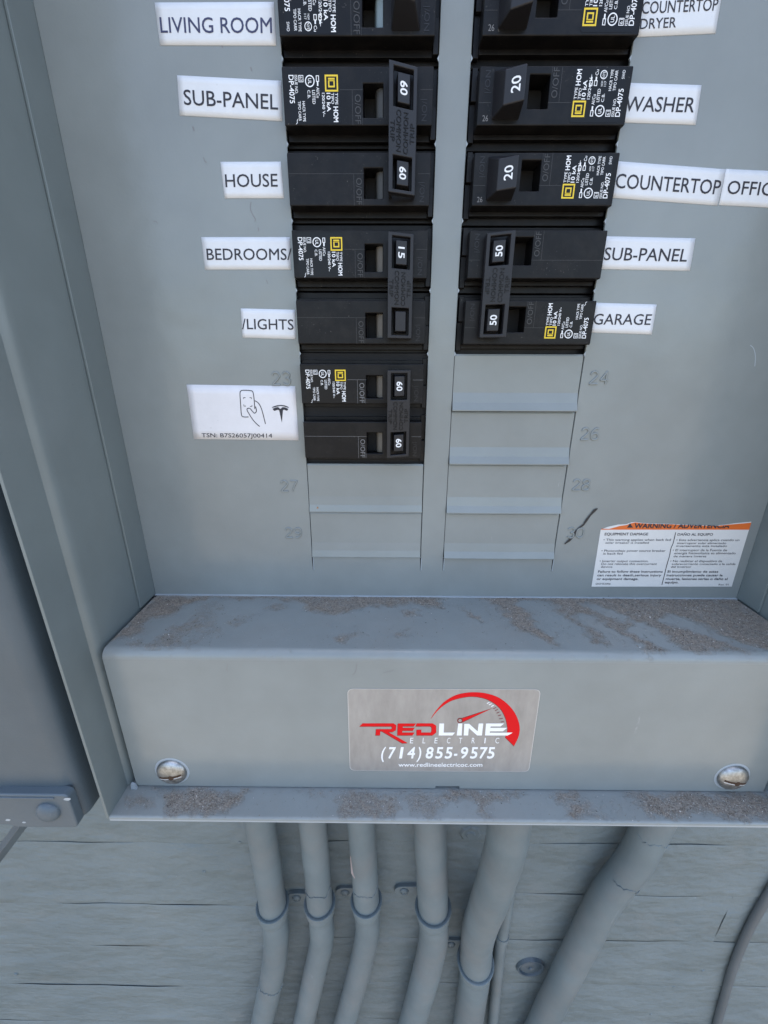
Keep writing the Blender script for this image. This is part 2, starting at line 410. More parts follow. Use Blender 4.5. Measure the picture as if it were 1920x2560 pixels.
top_d = [(conv(p, ZL, Z4), w) for p, w in [
  ([(345,162),(620,162),(600,178),(540,190),(470,215),(400,250),(300,290),(250,345),(180,372),(130,368),(200,300),(280,215)], 1),
  ([(370,340),(450,300),(540,255),(560,320),(500,350),(480,400),(330,412),(240,395),(240,360),(300,370)], .62),
  ([(600,160),(1665,160),(1665,215),(1600,215),(1520,205),(1330,212),(1250,240),(1150,246),(1010,240),(1040,205),(1000,185),(860,178),(600,172)], .95),
  ([(870,195),(930,195),(930,225),(880,228)], .7), ([(705,262),(765,262),(740,305),(700,300)], .55), ([(1190,350),(1250,338),(1290,348),(1250,370),(1200,380)], .85),
  ([(1455,325),(1525,325),(1520,355),(1460,355)], .55), ([(1490,235),(1580,235),(1570,262),(1500,265)], .8), ([(560,200),(650,185),(640,330),(520,420),(480,410)], .36)]]
big = conv([(0,180),(1800,180),(1850,300),(1850,520),(1659,455),(1430,462),(1240,462),(1060,472),(940,440),(800,440),(700,400),(580,442),(340,335),(150,300),(100,235),(0,215)], ZL, Z6)
top_d.append((big, 1))
clean = [((180,225),(290,305),52),((500,245),(690,420),62),((770,310),(960,450),42),((780,235),(900,285),32),((1020,350),(1200,460),40),((1170,300),(1350,362),30),((1450,400),(1650,470),30),((60,210),(90,215),30),((360,420),(470,470),50),((660,460),(860,500),60)]
clean_w = []
for a, b_, r_ in clean:
    (A,), (B,) = conv([a], ZL, Z6), conv([b_], ZL, Z6); (C_,) = conv([(a[0]+r_, a[1])], ZL, Z6)
    clean_w.append((A, B, abs(C_[0]-A[0])*1.45))
ZP = -106.4
bot_d = [(conv(p, ZP, Z4), w) for p, w in [
  ([(400,1055),(800,1068),(760,1100),(690,1140),(600,1170),(430,1182),(380,1170)], 1), ([(225,1095),(330,1100),(300,1150),(220,1140)], .7),
  ([(330,1050),(400,1055),(380,1080),(330,1075)], .5), ([(1190,1070),(1490,1070),(1480,1130),(1400,1190),(1180,1190),(1210,1120)], .75), ([(1520,1070),(1670,1075),(1670,1190),(1530,1190)], .6),
  ([(1000,1070),(1180,1070),(1150,1090),(1020,1090)], .5)]]
bot_d += [(conv(p, ZP, Z6), w) for p, w in [
  ([(0,1150),(450,1175),(440,1195),(300,1205),(260,1240),(250,1290),(190,1300),(190,1230),(0,1210)], .8),
  ([(590,1178),(1800,1180),(1850,1330),(1560,1318),(1460,1290),(1300,1290),(1060,1300),(1040,1240),(980,1225),(940,1290),(700,1310),(630,1290),(700,1230),(600,1215)], 1)]]
bot_clean = [(*[conv([q], ZP, Z6)[0] for q in ((790,1190),(870,1205))], 10.0)]
def dirt(x, y, D, C):
    x, y = x+2.0*math.sin(.31*y+.17*x)+.9*math.sin(.9*y-.37*x), y+1.3*math.sin(.23*x)+.7*math.sin(.71*x+.5*y)
    f = 0
    for poly, wgt in D:
        d = edged((x, y), poly); v = wgt*max(0, min(1, .5+(d if inpoly((x, y), poly) else -d)/5.5))
        f = max(f, v)
    for A, B, r_ in C:
        d = segd((x, y), A, B)-r_; f *= max(.12, min(1, .5+d/5.0))
    return f
def dirt_sheet(pts_fn, nx, ny, D, C, name, m, parent, base, **k):
    V = []; A = []; Fc = []
    for j in range(ny+1):
        for i in range(nx+1):
            p, wt = pts_fn(i/nx, j/ny); V.append(Vector(p)-base); A.append(dirt(p[0], p[1], D, C)*wt)
    for j in range(ny):
        for i in range(nx): Fc.append((j*(nx+1)+i, j*(nx+1)+i+1, (j+1)*(nx+1)+i+1, (j+1)*(nx+1)+i))
    me = bpy.data.meshes.new(name); me.from_pydata([tuple(v*S) for v in V], [], Fc); me.materials.append(m)
    at_ = me.attributes.new('dirt', 'FLOAT', 'POINT')
    for q, a in zip(at_.data, A): q.value = a
    for p in me.polygons: p.use_smooth = True
    o = bpy.data.objects.new(name, me); COL.objects.link(o); o.parent = parent; return o

# bottom plate of the enclosure in front of the cover, with a small turned lip
def plate_fn(u, v):
    x = XA-3.9+u*(XB-XA+7.8)
    if v < .9: y = -44+(YF+44+.6)*v/.9; return (x, y, ZP), 1
    a = (v-.9)/.1*math.pi/2; return (x, YF+.6-.6*math.sin(a), ZP-.6*(1-math.cos(a))-(v-.9)*8), 1-(v-.9)*8
dirt_sheet(plate_fn, 300, 26, bot_d, bot_clean, 'bottom_rim', M_DUSTY, enc, eb)
lip = MB().box(XA-3.9, XB+3.9, YF+.1, YF+1.3, ZP-2.6, ZP-.9); part(lip, 'rim_lip', M_EDGE, enc, eb, .2)
tb = MB().add([(XA-1.2, -50.2, -106.3), (XA+1.8, -50.2, -106.3), (XA+1.2, -50.2, -103.2), (XA-.6, -50.2, -102.6), (XA-1.2, -49, -106.3), (XA+1.8, -49, -106.3), (XA+1.2, -49, -103.2), (XA-.6, -49, -102.6)],
  [(0,1,2,3),(7,6,5,4),(0,4,5,1),(1,5,6,2),(2,6,7,3),(3,7,4,0)]); part(tb, 'corner_tab', M_EDGE, enc, eb)

# ------------------------------------------------------------------ lower wiring cover (the ledge)
cov = empty('wiring_cover', (92, YD, ZF), 'grey boxed steel cover below the breakers with dusty ledge and silver sticker', 'cover')
cb = Vector((92, YD, ZF)); CXA, CXB = XA+1.0, XB-1.0; RR = 4.2
def led_fn(u, v):
    x = CXA+u*(CXB-CXA)
    # v 0..0.72 the flat ledge, .72.. the rolled front edge
    if v < .8: return (x, -1.0+(YD+RR+1.0)*v/.8, ZL-0.15), 1
    a = (v-.8)/.2*math.pi/2; s_ = .9 if a < .6 else .25
    return (x, YD+RR-RR*math.sin(a), ZL-.15-RR*(1-math.cos(a))), s_
dirt_sheet(led_fn, 420, 80, top_d, clean_w, 'ledge_top', M_DUSTY, cov, cb)
zt = ZL-.15-RR; n0, n1 = at(1088, 1975, YD).x, at(1148, 1975, YD).x
f = MB().grid_plate([CXA, CXA+.01+3, n0, n1, CXB-3, CXB], [ZF+.35, ZF+1.9, ZF+2.2, zt], lambda i, j: j == 0 and i == 2, YD, YD+1.3)
# ease the two outer top corners
part(f, 'front_face', M_PAINT, cov, cb)
for xs_ in ((CXA+.02, CXA+1.3), (CXB-1.3, CXB-.02)):
    prof = [(-2, ZL-.3), (YD+RR, ZL-.3)]+[(YD+RR-(RR-.05)*math.sin(a*math.pi/12), ZL-.3-(RR-.1)*(1-math.cos(a*math.pi/12))) for a in range(1, 7)]+[(YD+1.4, ZF+.4), (-2, ZF+.4)]
    part(MB().extrude(prof, *xs_), 'end_cheek', M_PAINT, cov, cb)
for u, v, cl in ((430.6, 1927.3, 1), (1830, 1941.2, -1)):
    c = at(u, v, YD)
    s_ = MB().lathe([(7.4, -.1), (7.4, .9), (6.9, 1.7), (5.4, 2.5), (3.4, 3.0), (1.2, 3.2), (0, 3.2)], c, (0, -1, 0), 40)
    so_ = part(s_, 'screw_head', M_ZINC, cov, cb, smooth=True)
    sl_ = MB(); ang = math.radians(-14*cl)
    for k in range(2):
        dx, dz = math.cos(ang+k*math.pi/2), math.sin(ang+k*math.pi/2); L_ = 6.0 if k == 0 else 1.8
        w_ = .55; A_ = [(c.x+dx*sx*L_-dz*sw*w_, c.y-3.28, c.z-1.2+dz*sx*L_+dx*sw*w_) for sx, sw in ((-1,-1),(1,-1),(1,1),(-1,1))]
        sl_.frustum(A_, [(q[0], q[1]+2.9, q[2]) for q in A_])
    part(MB().lathe([(0, 3.34), (1.4, 3.3), (1.7, 2.6)], c+Vector((.6, 0, -1.0)), (0, -1, 0), 9), 'drive_recess', M_RUST, cov, cb)
    part(MB().lathe([(8.6, .02), (8.4, .12), (7.5, .14), (7.4, .1)], c, (0, -1, 0), 32), 'washer_mark', M_EDGE, cov, cb)
    hp = [(7.4, .9), (6.9, 1.7), (5.4, 2.5), (3.4, 3.0), (1.2, 3.2), (0, 3.2)]
    def dome(q):
        for (ra, ha), (rb_, hb_) in zip(hp, hp[1:]):
            if rb_ <= q <= ra: return hb_+(ha-hb_)*(q-rb_)/(ra-rb_)
        return .9
    for off, wd_, mm in ((-.7, 1.1, M_RUST), (-1.7, .6, M_SILVR)):
        pts = []
        for k in range(13):
            dx = -5.6+11.2*k/12; dz = off+cl*dx*.16; pts.append((c.x+dx, YD-dome(math.hypot(dx, dz))-.07, c.z+dz))
        part(MB().ribbon(pts, wd_, Vector((0, -1, 0))), 'drive_slot', mm, cov, cb)

# grit lying on the two ledges: far too many grains to count
def grit(name, D, C, x0, x1, y0, y1, z, n, label):
    rnd = random.Random(5); V = []; Fc = []; Mi = []
    k = 0
    while k < n:
        x, y = rnd.uniform(x0, x1), rnd.uniform(y0, y1); d = dirt(x, y, D, C)
        if rnd.random() > d*d*1.1+.03: continue
        k += 1; s_ = rnd.choice((.10, .13, .16, .2, .3))*rnd.uniform(.8, 1.3); b0 = len(V)
        for q in range(4): V.append((x+rnd.uniform(-s_, s_), y+rnd.uniform(-s_, s_), z+rnd.uniform(0, s_*1.3)))
        Fc += [(b0, b0+1, b0+2), (b0, b0+1, b0+3), (b0+1, b0+2, b0+3), (b0, b0+2, b0+3)]
        mi = 1 if rnd.random() < .10 else (2 if rnd.random() < .22 else 0); Mi += [mi]*4
    mb = MB(); mb.v = [Vector(q) for q in V]; mb.f = Fc; mb.m = Mi
    o = mb.build(name, [M_GRAIN, M_GRAIN2, M_GRAIN3]); tag(o, label, 'grit', kind='stuff')
grit('grit', top_d, clean_w, CXA+1, CXB-1, YD+3, -1.2, ZL-.15, 16000, 'brown grit and dried dirt on the ledge below the breakers')
grit('grit', bot_d, bot_clean, XA, XB, YF+.4, YD-.4, ZP, 8000, 'brown grit and dried dirt on the lowest front rim')

# ------------------------------------------------------------------ dead front
df = empty('dead_front', (92, 0, ZL), 'grey steel panel cover plate holding two columns of breaker openings', 'cover plate')
db = Vector((92, 0, ZL))
r = lambda k: k*P_
xs = [XA, LX0, LX1, RX0, RX1, XB]
zs = [ZL, 0, r(2), r(4), TOP]
xs2 = [XA, LX0-.25, LX1+.25, RX0-.25, RX1+.45, XB]; xs2 = [XA, LX0, LX1, RX0, RX1, XB]
f = MB().grid_plate(xs2, [ZL, 0, r(16)-.5, TOP], lambda i, j: j == 1 and i in (1, 3), 0, 1.3)
part(f, 'plate', M_PAINT, df, db, .25)
# side returns of the plate towards the viewer
for xa, sg in ((XA, -1), (XB, 1)):
    prof = [(1.3, 0), (0, 0)]+[(-.2, 0)] ; a, c = sorted((xa, xa+sg*1.15))
    part(MB().box(a, c, -14, 0.9, ZL-.0 if sg else 0, TOP), 'side_return', M_PAINT_SHADE, df, db, .3)
part(MB().box(XA, XB, -1.0, .6, ZL-.9, ZL+.15), 'bottom_return', M_EDGE, df, db, .3)
# knockout plates still in place
def knock(x0, x1, z0, z1, amp):
    g_ = .35; a, c = x0+.25, x1-g_
    prof = [(.9, z1-.25), (.55, z1-1.0), (.5, z0+8.4), (.5-.9*amp, z0+4.0), (.3-2.0*amp, z0+.7), (.4-2.0*amp, z0+.25), (2.6, z0+.25), (2.6, z1-.25)]
    prof = prof[::-1]
    n = 8; V = []; Fc = []
    for i in range(n+1):
        x = a+(c-a)*i/n; bow = -.18*amp*math.sin(math.pi*i/n)
        for y, z in prof: V.append((x, y+bow, z))
    m = len(prof)
    for i in range(n):
        for j in range(m): Fc.append((i*m+j, i*m+(j+1) % m, (i+1)*m+(j+1) % m, (i+1)*m+j))
    Fc += [tuple(range(m)), tuple(range(n*m, (n+1)*m))[::-1]]
    part(MB().add(V, Fc), 'knockout_plate', M_PAINT, df, db)
for k in (0, 1): knock(LX0, LX1, r(k), r(k+1), .55)
for k in (0, 1, 2, 3): knock(RX0, RX1, r(k), r(k+1), 1.0)
for k in range(9, 16):
    knock(LX0, LX1, r(k), r(k+1), .5); knock(RX0, RX1, r(k), r(k+1), .5)
part(MB().box(LX0-2, RX1+2, 3, 3.5, -2, r(4)+.0), 'knockout_backing', M_GAP, df, db)
# slits running on below the last knockouts
for x in (LX0+.1, LX1-.1, RX0+.1, RX1-.3):
    part(MB().frustum([(x-.28, -.05, -.1), (x+.28, -.05, -.1), (x+.05, -.05, -7.6), (x-.05, -.05, -7.6)], [(x-.28, .3, -.1), (x+.28, .3, -.1), (x+.05, .3, -7.6), (x-.05, .3, -7.6)]), 'slit', M_GAP, df, db)
    part(MB().box(x+.3, x+.62, -.12, .2, -7.4, -.2), 'slit_burr', M_EDGE, df, db, .06)
# burrs beside the breaker openings
for z in range(4, 9):
    for x, sg in ((LX0, 1), (LX1, -1), (RX0, 1), (RX1, -1)):
        if x in (RX0, RX1) or z >= 2:
            part(MB().frustum([(x-.1*sg, -.15, r(z)-1.3), (x+.55*sg, -.15, r(z)-.2), (x-.1*sg, -.15, r(z)+.9)], [(x-.1*sg, .6, r(z)-1.3), (x+.55*sg, .6, r(z)-.2), (x-.1*sg, .6, r(z)+.9)]), 'knockout_burr', M_EDGE, df, db)
# embossed circuit numbers, pressed out of the sheet as rounded strokes
DIG = {'0': [[(.5,0),(.1,.15),(0,.5),(.1,.85),(.5,1),(.9,.85),(1,.5),(.9,.15),(.5,0)]],
 '2': [[(.05,.75),(.2,.95),(.55,1),(.88,.85),(.9,.65),(.6,.4),(.25,.18),(.02,0)], [(.02,0),(1,0)]],
 '3': [[(.05,.85),(.3,1),(.65,1),(.9,.82),(.8,.6),(.45,.53)], [(.45,.53),(.85,.45),(.95,.25),(.75,.03),(.4,0),(.05,.15)]],
 '4': [[(.75,0),(.75,1)], [(.75,1),(.02,.3)], [(.02,.3),(1,.3)]],
 '6': [[(.85,.95),(.5,.98),(.15,.75),(.02,.4),(.12,.1),(.5,0),(.88,.12),(.92,.38),(.6,.57),(.2,.48),(.04,.3)]],
 '7': [[(.02,1),(1,1)], [(1,1),(.6,.55),(.4,.25),(.32,0)]],
 '8': [[(.5,.54),(.15,.68),(.15,.9),(.5,1),(.85,.9),(.85,.68),(.5,.54),(.08,.38),(.08,.1),(.5,0),(.92,.1),(.92,.38),(.5,.54)]],
 '9': [[(.15,.05),(.5,.02),(.85,.25),(.98,.6),(.88,.9),(.5,1),(.12,.88),(.08,.62),(.4,.43),(.8,.52),(.96,.7)]]}
for s_, u, v in (('23', 703.7, 946.5), ('27', 723.5, 1215), ('29', 734, 1331.7), ('24', 1498, 944.5), ('26', 1475, 1085), ('28', 1453, 1212), ('30', 1438.5, 1332)):
    c = at(u, v, 0)
    for di, ch in enumerate(s_):
        for ln in DIG[ch]:
            pts = curve_pts(ln, 4) if len(ln) > 3 else ln
            P3 = [(c.x-4.2+di*4.7+q[0]*3.6, -.18, c.z-2.7+q[1]*5.4) for q in pts]
            part(MB().tube(P3, .43, 10), 'embossed_stroke', M_PAINT, df, db, smooth=True)
def zp(zoom, pts, y): return [at(zoom[0]+zoom[2]*a, zoom[1]+zoom[2]*c, y) for a, c in pts]
ZA = (1080, 860, .5063)
mb = MB(); pts = zp(ZA, [(655,988),(678,970),(700,948),(708,928),(728,908),(748,893),(762,872),(782,845),(803,822),(818,812)], -.46)
V = []; wd = [.5, 1.3, .9, 1.0, .9, .8, 1.2, .9, 1.4, .5]
for i, p in enumerate(pts):
    d = (pts[min(i+1, len(pts)-1)]-pts[max(i-1, 0)]).normalized().cross(Vector((0, -1, 0)))*wd[i]/2; V += [p-d, p+d]
mb.add(V, [(2*i, 2*i+2, 2*i+3, 2*i+1) for i in range(len(pts)-1)]); part(mb, 'marker_stroke', M_MARK, df, db)
part(MB().poly([at(794+3*math.cos(a)*(1+.4*math.sin(3*a)), 1271+4*math.sin(a), -.45) for a in [k*.63 for k in range(10)]]), 'rust_spot', M_RUSTS, df, db)
part(MB().box(XA-.2, XA+1.6, -3.2, -1.2, ZL-.6, ZL-.1), 'corner_gap', M_GAP, df, db)

# ------------------------------------------------------------------ breakers
FY, SY = -4.5, 5.0
def shear(mb, k, a0):
    mb.v = [Vector((q.x, q.y+k*(q.x-a0), q.z)) for q in mb.v]; return mb
def breaker(col, row, poles, amps, label, group, single=False, rock=M_IND, issue='62', shift=0.0, blank_second=False):
    zt = r(row)
    if col == 'L': org, rot = (LX0, 0, zt), None
    else: org, rot = (RX1+.1, 0, zt-P_*poles-.9), (0, math.pi, 0)
    root = empty('circuit_breaker', org, label, 'circuit breaker', group, rot)
    first = 0
    for k in range(poles):
        b0 = k*P_; Z = lambda b: -(b0+b)
        bd = MB(); bd.box(-1.5, 59.2, SY, 34, Z(25.25), Z(.25))
        bd.build('housing', M_BLACK, root, .35)
        xs_ = [.5, 30.1, 37.4, 55.8]; zs_ = [Z(21.8), Z(19.3), Z(9.5), Z(4.5)]
        fc = MB().grid_plate(xs_, zs_, lambda i, j: i == 1 and j == 1, FY, SY+.4)
        fc.build('raised_face', M_BLACK, root, .45, 3)
        st = MB(); st.box(55.6, 57.7, .8, SY+.5, Z(24.0), Z(14)); st.box(55.6, 57.9, 2.4, SY+.5, Z(13.9), Z(2.0))
        st.box(.2, 55.6, 2.2, SY+.5, Z(4.6), Z(2.9)); st.box(.2, 55.6, 2.6, SY+.5, Z(24), Z(21.6)); st.build('stepped_shoulder', M_BLACK, root, .25)
        MB().box(29.4, 38, 4.9, 5.6, Z(20), Z(9)).build('window_back', M_GAP, root)
        if rock:
            rk = MB(); n = 7
            A = [(37.3-2.1*math.sin(i/n*1.4)-(0 if i else 0), -1.5+6.2*(1-math.cos(i/n*1.5)), 0) for i in range(n+1)]
            A = [(37.35, -2.2), (36.0, -2.0), (35.0, -1.2), (34.5, .4), (34.2, 3.5), (34.2, 4.8), (37.35, 4.8)]
            rk.frustum([(a, y, Z(19.15)) for a, y in A], [(a, y, Z(9.65)) for a, y in A]); rk.build('rocker', rock, root, .1)
        # mould seams, raised marking frames and letters
        sb_ = [(21.6, 30, 11.32, 11.2), (51, 55.6, 11.32, 11.2), (26.0, 26.12, 21.6, 11.35), (29.6, 29.7, 21.6, 19.3)]
        if k != first: sb_.append((.8, 21.5, 11.32, 11.2))
        for x0_, x1_, b1_, b2_ in sb_:
            MB().box(x0_, x1_, FY-.05, FY+.2, Z(b1_), Z(b2_)).build('mould_seam', M_SCUFF if col == 'L' and row == 4 else M_SEAM, root)
        tx = MB()
        text(tx, 'O/OFF', (27.0, FY, Z(12.6)), (27.0, FY, Z(21.3)), (29.2, FY, Z(12.6)), lift=-.02, extr=.05, zs=1.2)
        tx.build('moulded_marking', M_SEAM if not (row == 4 and col == 'L') else M_SCUFF, root); tx = MB()
        text(tx, '|/ON', (51.8, FY, Z(14.0)), (51.8, FY, Z(20.5)), (53.7, FY, Z(14.0)), lift=-.02, extr=.05, zs=1.2)
        tx.build('moulded_marking', M_BLACK2, root)
        if poles == 1:
            h = MB(); y1 = -13.6
            A = [(40.2, FY+.3, Z(20.6)), (50.6, FY+.3, Z(20.6)), (50.6, FY+.3, Z(6.2)), (40.2, FY+.3, Z(6.2))]
            B = [(41.5, y1, Z(17.0)), (48.2, y1, Z(17.0)), (48.2, y1, Z(7.0)), (41.5, y1, Z(7.0))]
            B = [(a, y+.5*(a-44.9), z) for a, y, z in B]
            h.frustum(B, A); hd = h.build('handle', M_BLACK2, root, .5, 3)
            if amps:
                tx = MB(); text(tx, amps, (43.2, y1, Z(9.9)), (43.2, y1, Z(14.3)), (46.0, y1, Z(9.9)), bold=.02); shear(tx, .5, 44.9)
                tx.build('rating_print', M_WHITE, hd)
    # decal with its lettering
    dc = MB(); zc = lambda b: -b
    R_ = 1.0; pts = []
    for cx_, cz_, a0 in ((2.6+R_, 5.4+R_, 180), (21.5-R_, 5.4+R_, 270), (21.5-R_, 21.2-R_, 0), (2.6+R_, 21.2-R_, 90)):
        for q in range(5): a = math.radians(a0+q*22.5); pts.append((cx_+R_*math.cos(a), cz_+R_*math.sin(a)))
    dc.frustum([(a, FY-.06, -c) for a, c in pts], [(a, FY+.1, -c) for a, c in pts]); dl = dc.build('decal', M_DECAL, root)
    tx = MB(); yy = FY-.06
    def T(s_, a0, a1, b0_, b1_, bold=.0): text(tx, s_, (a0, yy, -b0_), (a0, yy, -b1_), (a1, yy, -b0_), lift=.03, bold=bold)
    Yl = MB()
    def fr(mb, a0, a1, b0_, b1_, w_):
        mb.grid_plate([a0, a0+w_, a1-w_, a1], [-b1_, -b1_+w_, -b0_-w_, -b0_], lambda i, j: i == 1 and j == 1, yy-.05, yy+.02)
    fr(Yl, 16.1, 20.9, 7.0, 11.8, .5); fr(Yl, 17.3, 19.7, 8.4, 10.6, .45); Yl.box(17.3, 19.7, yy-.05, yy+.02, -8.6, -7.9)
    Yl.build('logo', M_YEL, dl)
    T('TYPE', 19.75, 20.75, 12.2, 15.6, .01); T('TIPO', 18.3, 19.3, 12.2, 15.4, .01); T('HOM', 19.0, 20.7, 16.2, 20.7, .03)
    T('10 kA', 16.6, 18.0, 12.2, 17.6, .03); T('120/240 V~', 14.9, 15.9, 12.2, 19.2, .02)
    T('LISTED', 11.3, 12.4, 11.4, 15.4 if not single else 15.2, .01); T('C.B.', 9.6, 10.6, 11.4, 13.8, .01)
    T('AI/Cu', 12.9, 14.0, 10.6, 13.6, .01)
    tx.box(13.2, 13.7, yy-.04, yy, -10.2, -9.0); tx.grid_plate([12.9, 13.15, 13.75, 14.0], [-9.0, -8.8, -7.4, -7.2], lambda i, j: i == 1 and j == 1, yy-.04, yy)
    tx.lathe([(1.75, .03), (1.4, .03)], (10.6, yy, -8.8), (0, -1, 0), 24); T('UL', 10.0, 11.2, 8.0, 9.7, .02)
    tx.grid_plate([6.5, 6.68, 8.1, 8.28], [-9.1, -8.92, -7.3, -7.12], lambda i, j: i == 1 and j == 1, yy-.04, yy); T(issue, 6.9, 7.9, 7.5, 8.8)
    T('ISSUE NO.', 5.1, 6.1, 7.1, 12.5, .01); T('DP-4075', 2.95, 4.75, 7.1, 15.2, .02)
    T('HACR TYPE', 7.5, 8.5, 14.6, 20.6, .01); T('TIPO CARR', 5.9, 6.9, 14.6, 20.4, .01)
    if single:
        T('SWD', 3.3, 4.3, 18.0, 20.5); T('Cu', 12.9, 14.0, 19.0, 20.6, .01)
        for a_ in (12.9, 14.6):
            tx.box(a_+.3, a_+.8, yy-.04, yy, -18.6, -17.6); tx.grid_plate([a_, a_+.22, a_+.9, a_+1.12], [-17.6, -17.4, -16.2, -16.0], lambda i, j: i == 1 and j == 1, yy-.04, yy)
        tx.lathe([(1.3, .03), (1.05, .03)], (10.9, yy, -19.2), (0, -1, 0), 20); T('NYE', 10.4, 11.4, 18.3, 20.1); T('117', 9.6, 10.4, 15.9, 17.4); T('NOM', 10.8, 11.5, 15.9, 17.4)
    else:
        tx.ribbon([(5.6, yy-.04, -19.8), (5.2, yy-.04, -20.4), (5.3, yy-.04, -20.9), (4.8, yy-.04, -21.4)], .18, Vector((0, -1, 0)))
    tx.build('print', M_WHITE, dl)
    if single and col == 'R':
        tx = MB(); text(tx, '26', (53.8, FY, -5.8), (51.7, FY, -5.8), (53.8, FY, -7.6), lift=.03); tx.build('date_stamp', M_SCUFF, root)
    if poles == 2:
        X0, X1, B0 = 39.5, 49.8, 7.0; YT = -11.0
        xs_ = [X0, X0+1.7, X1-1.5, X1]; bs = [0, 1.3, 12.4, 26.6, 36.9, 38.2]
        zs_ = [-(B0+q) for q in bs][::-1]
        tb = MB().grid_plate(xs_, zs_, lambda i, j: i == 1 and j in (1, 3), YT, YT+3.2)
        tie = shear(tb, .4, 44.6).build('handle_tie', M_BLACK2, root, .35, 3)
        lg = MB(); lg.box(X0+.15, X0+1.3, YT+3.0, FY+2, -(B0+37.9), -(B0+.4)); shear(lg, .1, 44.6).build('tie_skirt', M_BLACK2, root, .2)
        for j, q in enumerate(((1.3, 12.4), (26.6, 36.9))):
            a0, a1, c0, c1 = X0+2.7, X1-2.2, B0+q[0]+.7, B0+q[1]-1.0
            hb = MB().frustum([(a0+.5, YT+.4, -c1+.5), (a1-.5, YT+.4, -c1+.5), (a1-.5, YT+.4, -c0-.5), (a0+.5, YT+.4, -c0-.5)],
                              [(a0-.2, FY+.6, -c1-.2), (a1+.2, FY+.6, -c1-.2), (a1+.2, FY+.6, -c0+.2), (a0-.2, FY+.6, -c0+.2)])
            hd = shear(hb, .4, 44.6).build('handle', M_BLACK2, root, .3, 2)
            if amps and not (blank_second and j == 1):
                cm = (c0+c1)/2; tx = MB(); cx0 = (a0+a1)/2-1.25
                text(tx, amps, (cx0, YT+.4, -cm+1.9), (cx0, YT+.4, -cm-1.9), (cx0+2.5, YT+.4, -cm+1.9), bold=.03); shear(tx, .4, 44.6).build('rating_print', M_WHITE, hd)
        tx = MB(); m0 = B0+13.2
        text(tx, 'COMMON', (X0+2.9, YT, -m0), (X0+2.9, YT, -m0-12.2), (X0+4.6, YT, -m0), lift=-.04, extr=.05, zs=2.5)
        text(tx, 'TRIP', (X0+.7, YT, -m0-3.2), (X0+.7, YT, -m0-9.4), (X0+2.3, YT, -m0-3.2), lift=-.04, extr=.05, zs=2.5)
        text(tx, 'COMMON', (X0+7.2, YT, -m0-12.6), (X0+7.2, YT, -m0-.4), (X0+5.5, YT, -m0-12.6), lift=-.04, extr=.05, zs=2.5)
        text(tx, 'TRIP', (X0+9.5, YT, -m0-9.4), (X0+9.5, YT, -m0-3.2), (X0+7.9, YT, -m0-9.4), lift=-.04, extr=.05, zs=2.5)
        shear(tx, .4, 44.6).build('moulded_lettering', M_BLACK, tie)
    return root
GL = 'black breakers in the left column'; GR = 'black breakers in the right column'
breaker('L', 9, 1, '', 'black single pole breaker beside the LIVING ROOM label, topmost of the left column', GL, True, M_IND2)
breaker('L', 8, 2, '60', 'black double pole 60 amp breaker beside the left SUB-PANEL label and the HOUSE label', GL, False, M_IND3)
breaker('L', 6, 2, '15', 'black double pole 15 amp breaker beside the BEDROOMS label, one tied handle unmarked', GL, False, M_IND, '73', blank_second=True)
breaker('L', 4, 2, '60', 'black double pole 60 amp breaker lowest in the left column above the blank plates', GL, False, M_IND)
breaker('R', 9, 1, '', 'black single pole breaker beside the COUNTERTOP DRYER label, topmost of the right column', GR, True, None, '61')
breaker('R', 8, 1, '20', 'black single pole 20 amp breaker beside the WASHER label', GR, True, None, '61')
breaker('R', 7, 1, '20', 'black single pole 20 amp breaker beside the COUNTERTOP and OFFICE labels', GR, True, None, '61')
breaker('R', 6, 2, '50', 'black double pole 50 amp breaker beside the right SUB-PANEL label and the GARAGE label', GR, False, None)

# ------------------------------------------------------------------ stickers on the plate
def sticker(name, corners, m, label, cat, group=None, thick=.14, y=0, wave=.02):
    """corners TL TR BR BL in photo pixels"""
    W = [at(u, v, y) for u, v in corners]; c = sum(W, Vector())/4; root_base = Vector((c.x, y, c.z))
    n, k = 16, 6; V = []; Fc = []
    rnd = random.Random(len(label)); ph = rnd.uniform(0, 6)
    for j in range(k+1):
        for i in range(n+1):
            p = (W[0]*(1-i/n)+W[1]*(i/n))*(1-j/k)+(W[3]*(1-i/n)+W[2]*(i/n))*(j/k)
            p.y = y-thick-wave*(.5+.5*math.sin(i*.9+ph)*math.sin(j*1.1+ph)); V.append(p-root_base)
    for j in range(k):
        for i in range(n): Fc.append((j*(n+1)+i, j*(n+1)+i+1, (j+1)*(n+1)+i+1, (j+1)*(n+1)+i))
    ring = [(0, i) for i in range(n+1)]+[(j, n) for j in range(1, k+1)]+[(k, i) for i in range(n-1, -1, -1)]+[(j, 0) for j in range(k-1, 0, -1)]
    ids = [j*(n+1)+i for j, i in ring]; b0 = len(V)
    for q in ids: V.append(Vector((V[q].x, .0, V[q].z)))
    for q in range(len(ids)): Fc.append((ids[q], b0+q, b0+(q+1) % len(ids), ids[(q+1) % len(ids)]))
    o = MB().add(V, Fc).build(name, m, None, base=None); o.location = root_base*S
    for i_ in range(k*n): o.data.polygons[i_].use_smooth = True
    tag(o, label, cat, group)
    return o, root_base
def print_on(o, base, items, m, y, name='lettering'):
    """items: (text, baseline left px, baseline right px, top-left px, bold)"""
    mb = MB()
    for it in items:
        s_, a, c, d, bo = it[:5]
        text(mb, s_, at(*a, y), at(*c, y), at(*d, y), lift=0, bold=bo, clip=it[5] if len(it) > 5 else None)
    mb.v = [q-base for q in mb.v]; return mb.build(name, m, o)
Z1 = (380, 0, .4581); Z2 = (1100, 0, .49427); Z3 = (440, 480, .42194); Z44 = (1100, 520, .36166); Z5 = (440, 860, .42194)
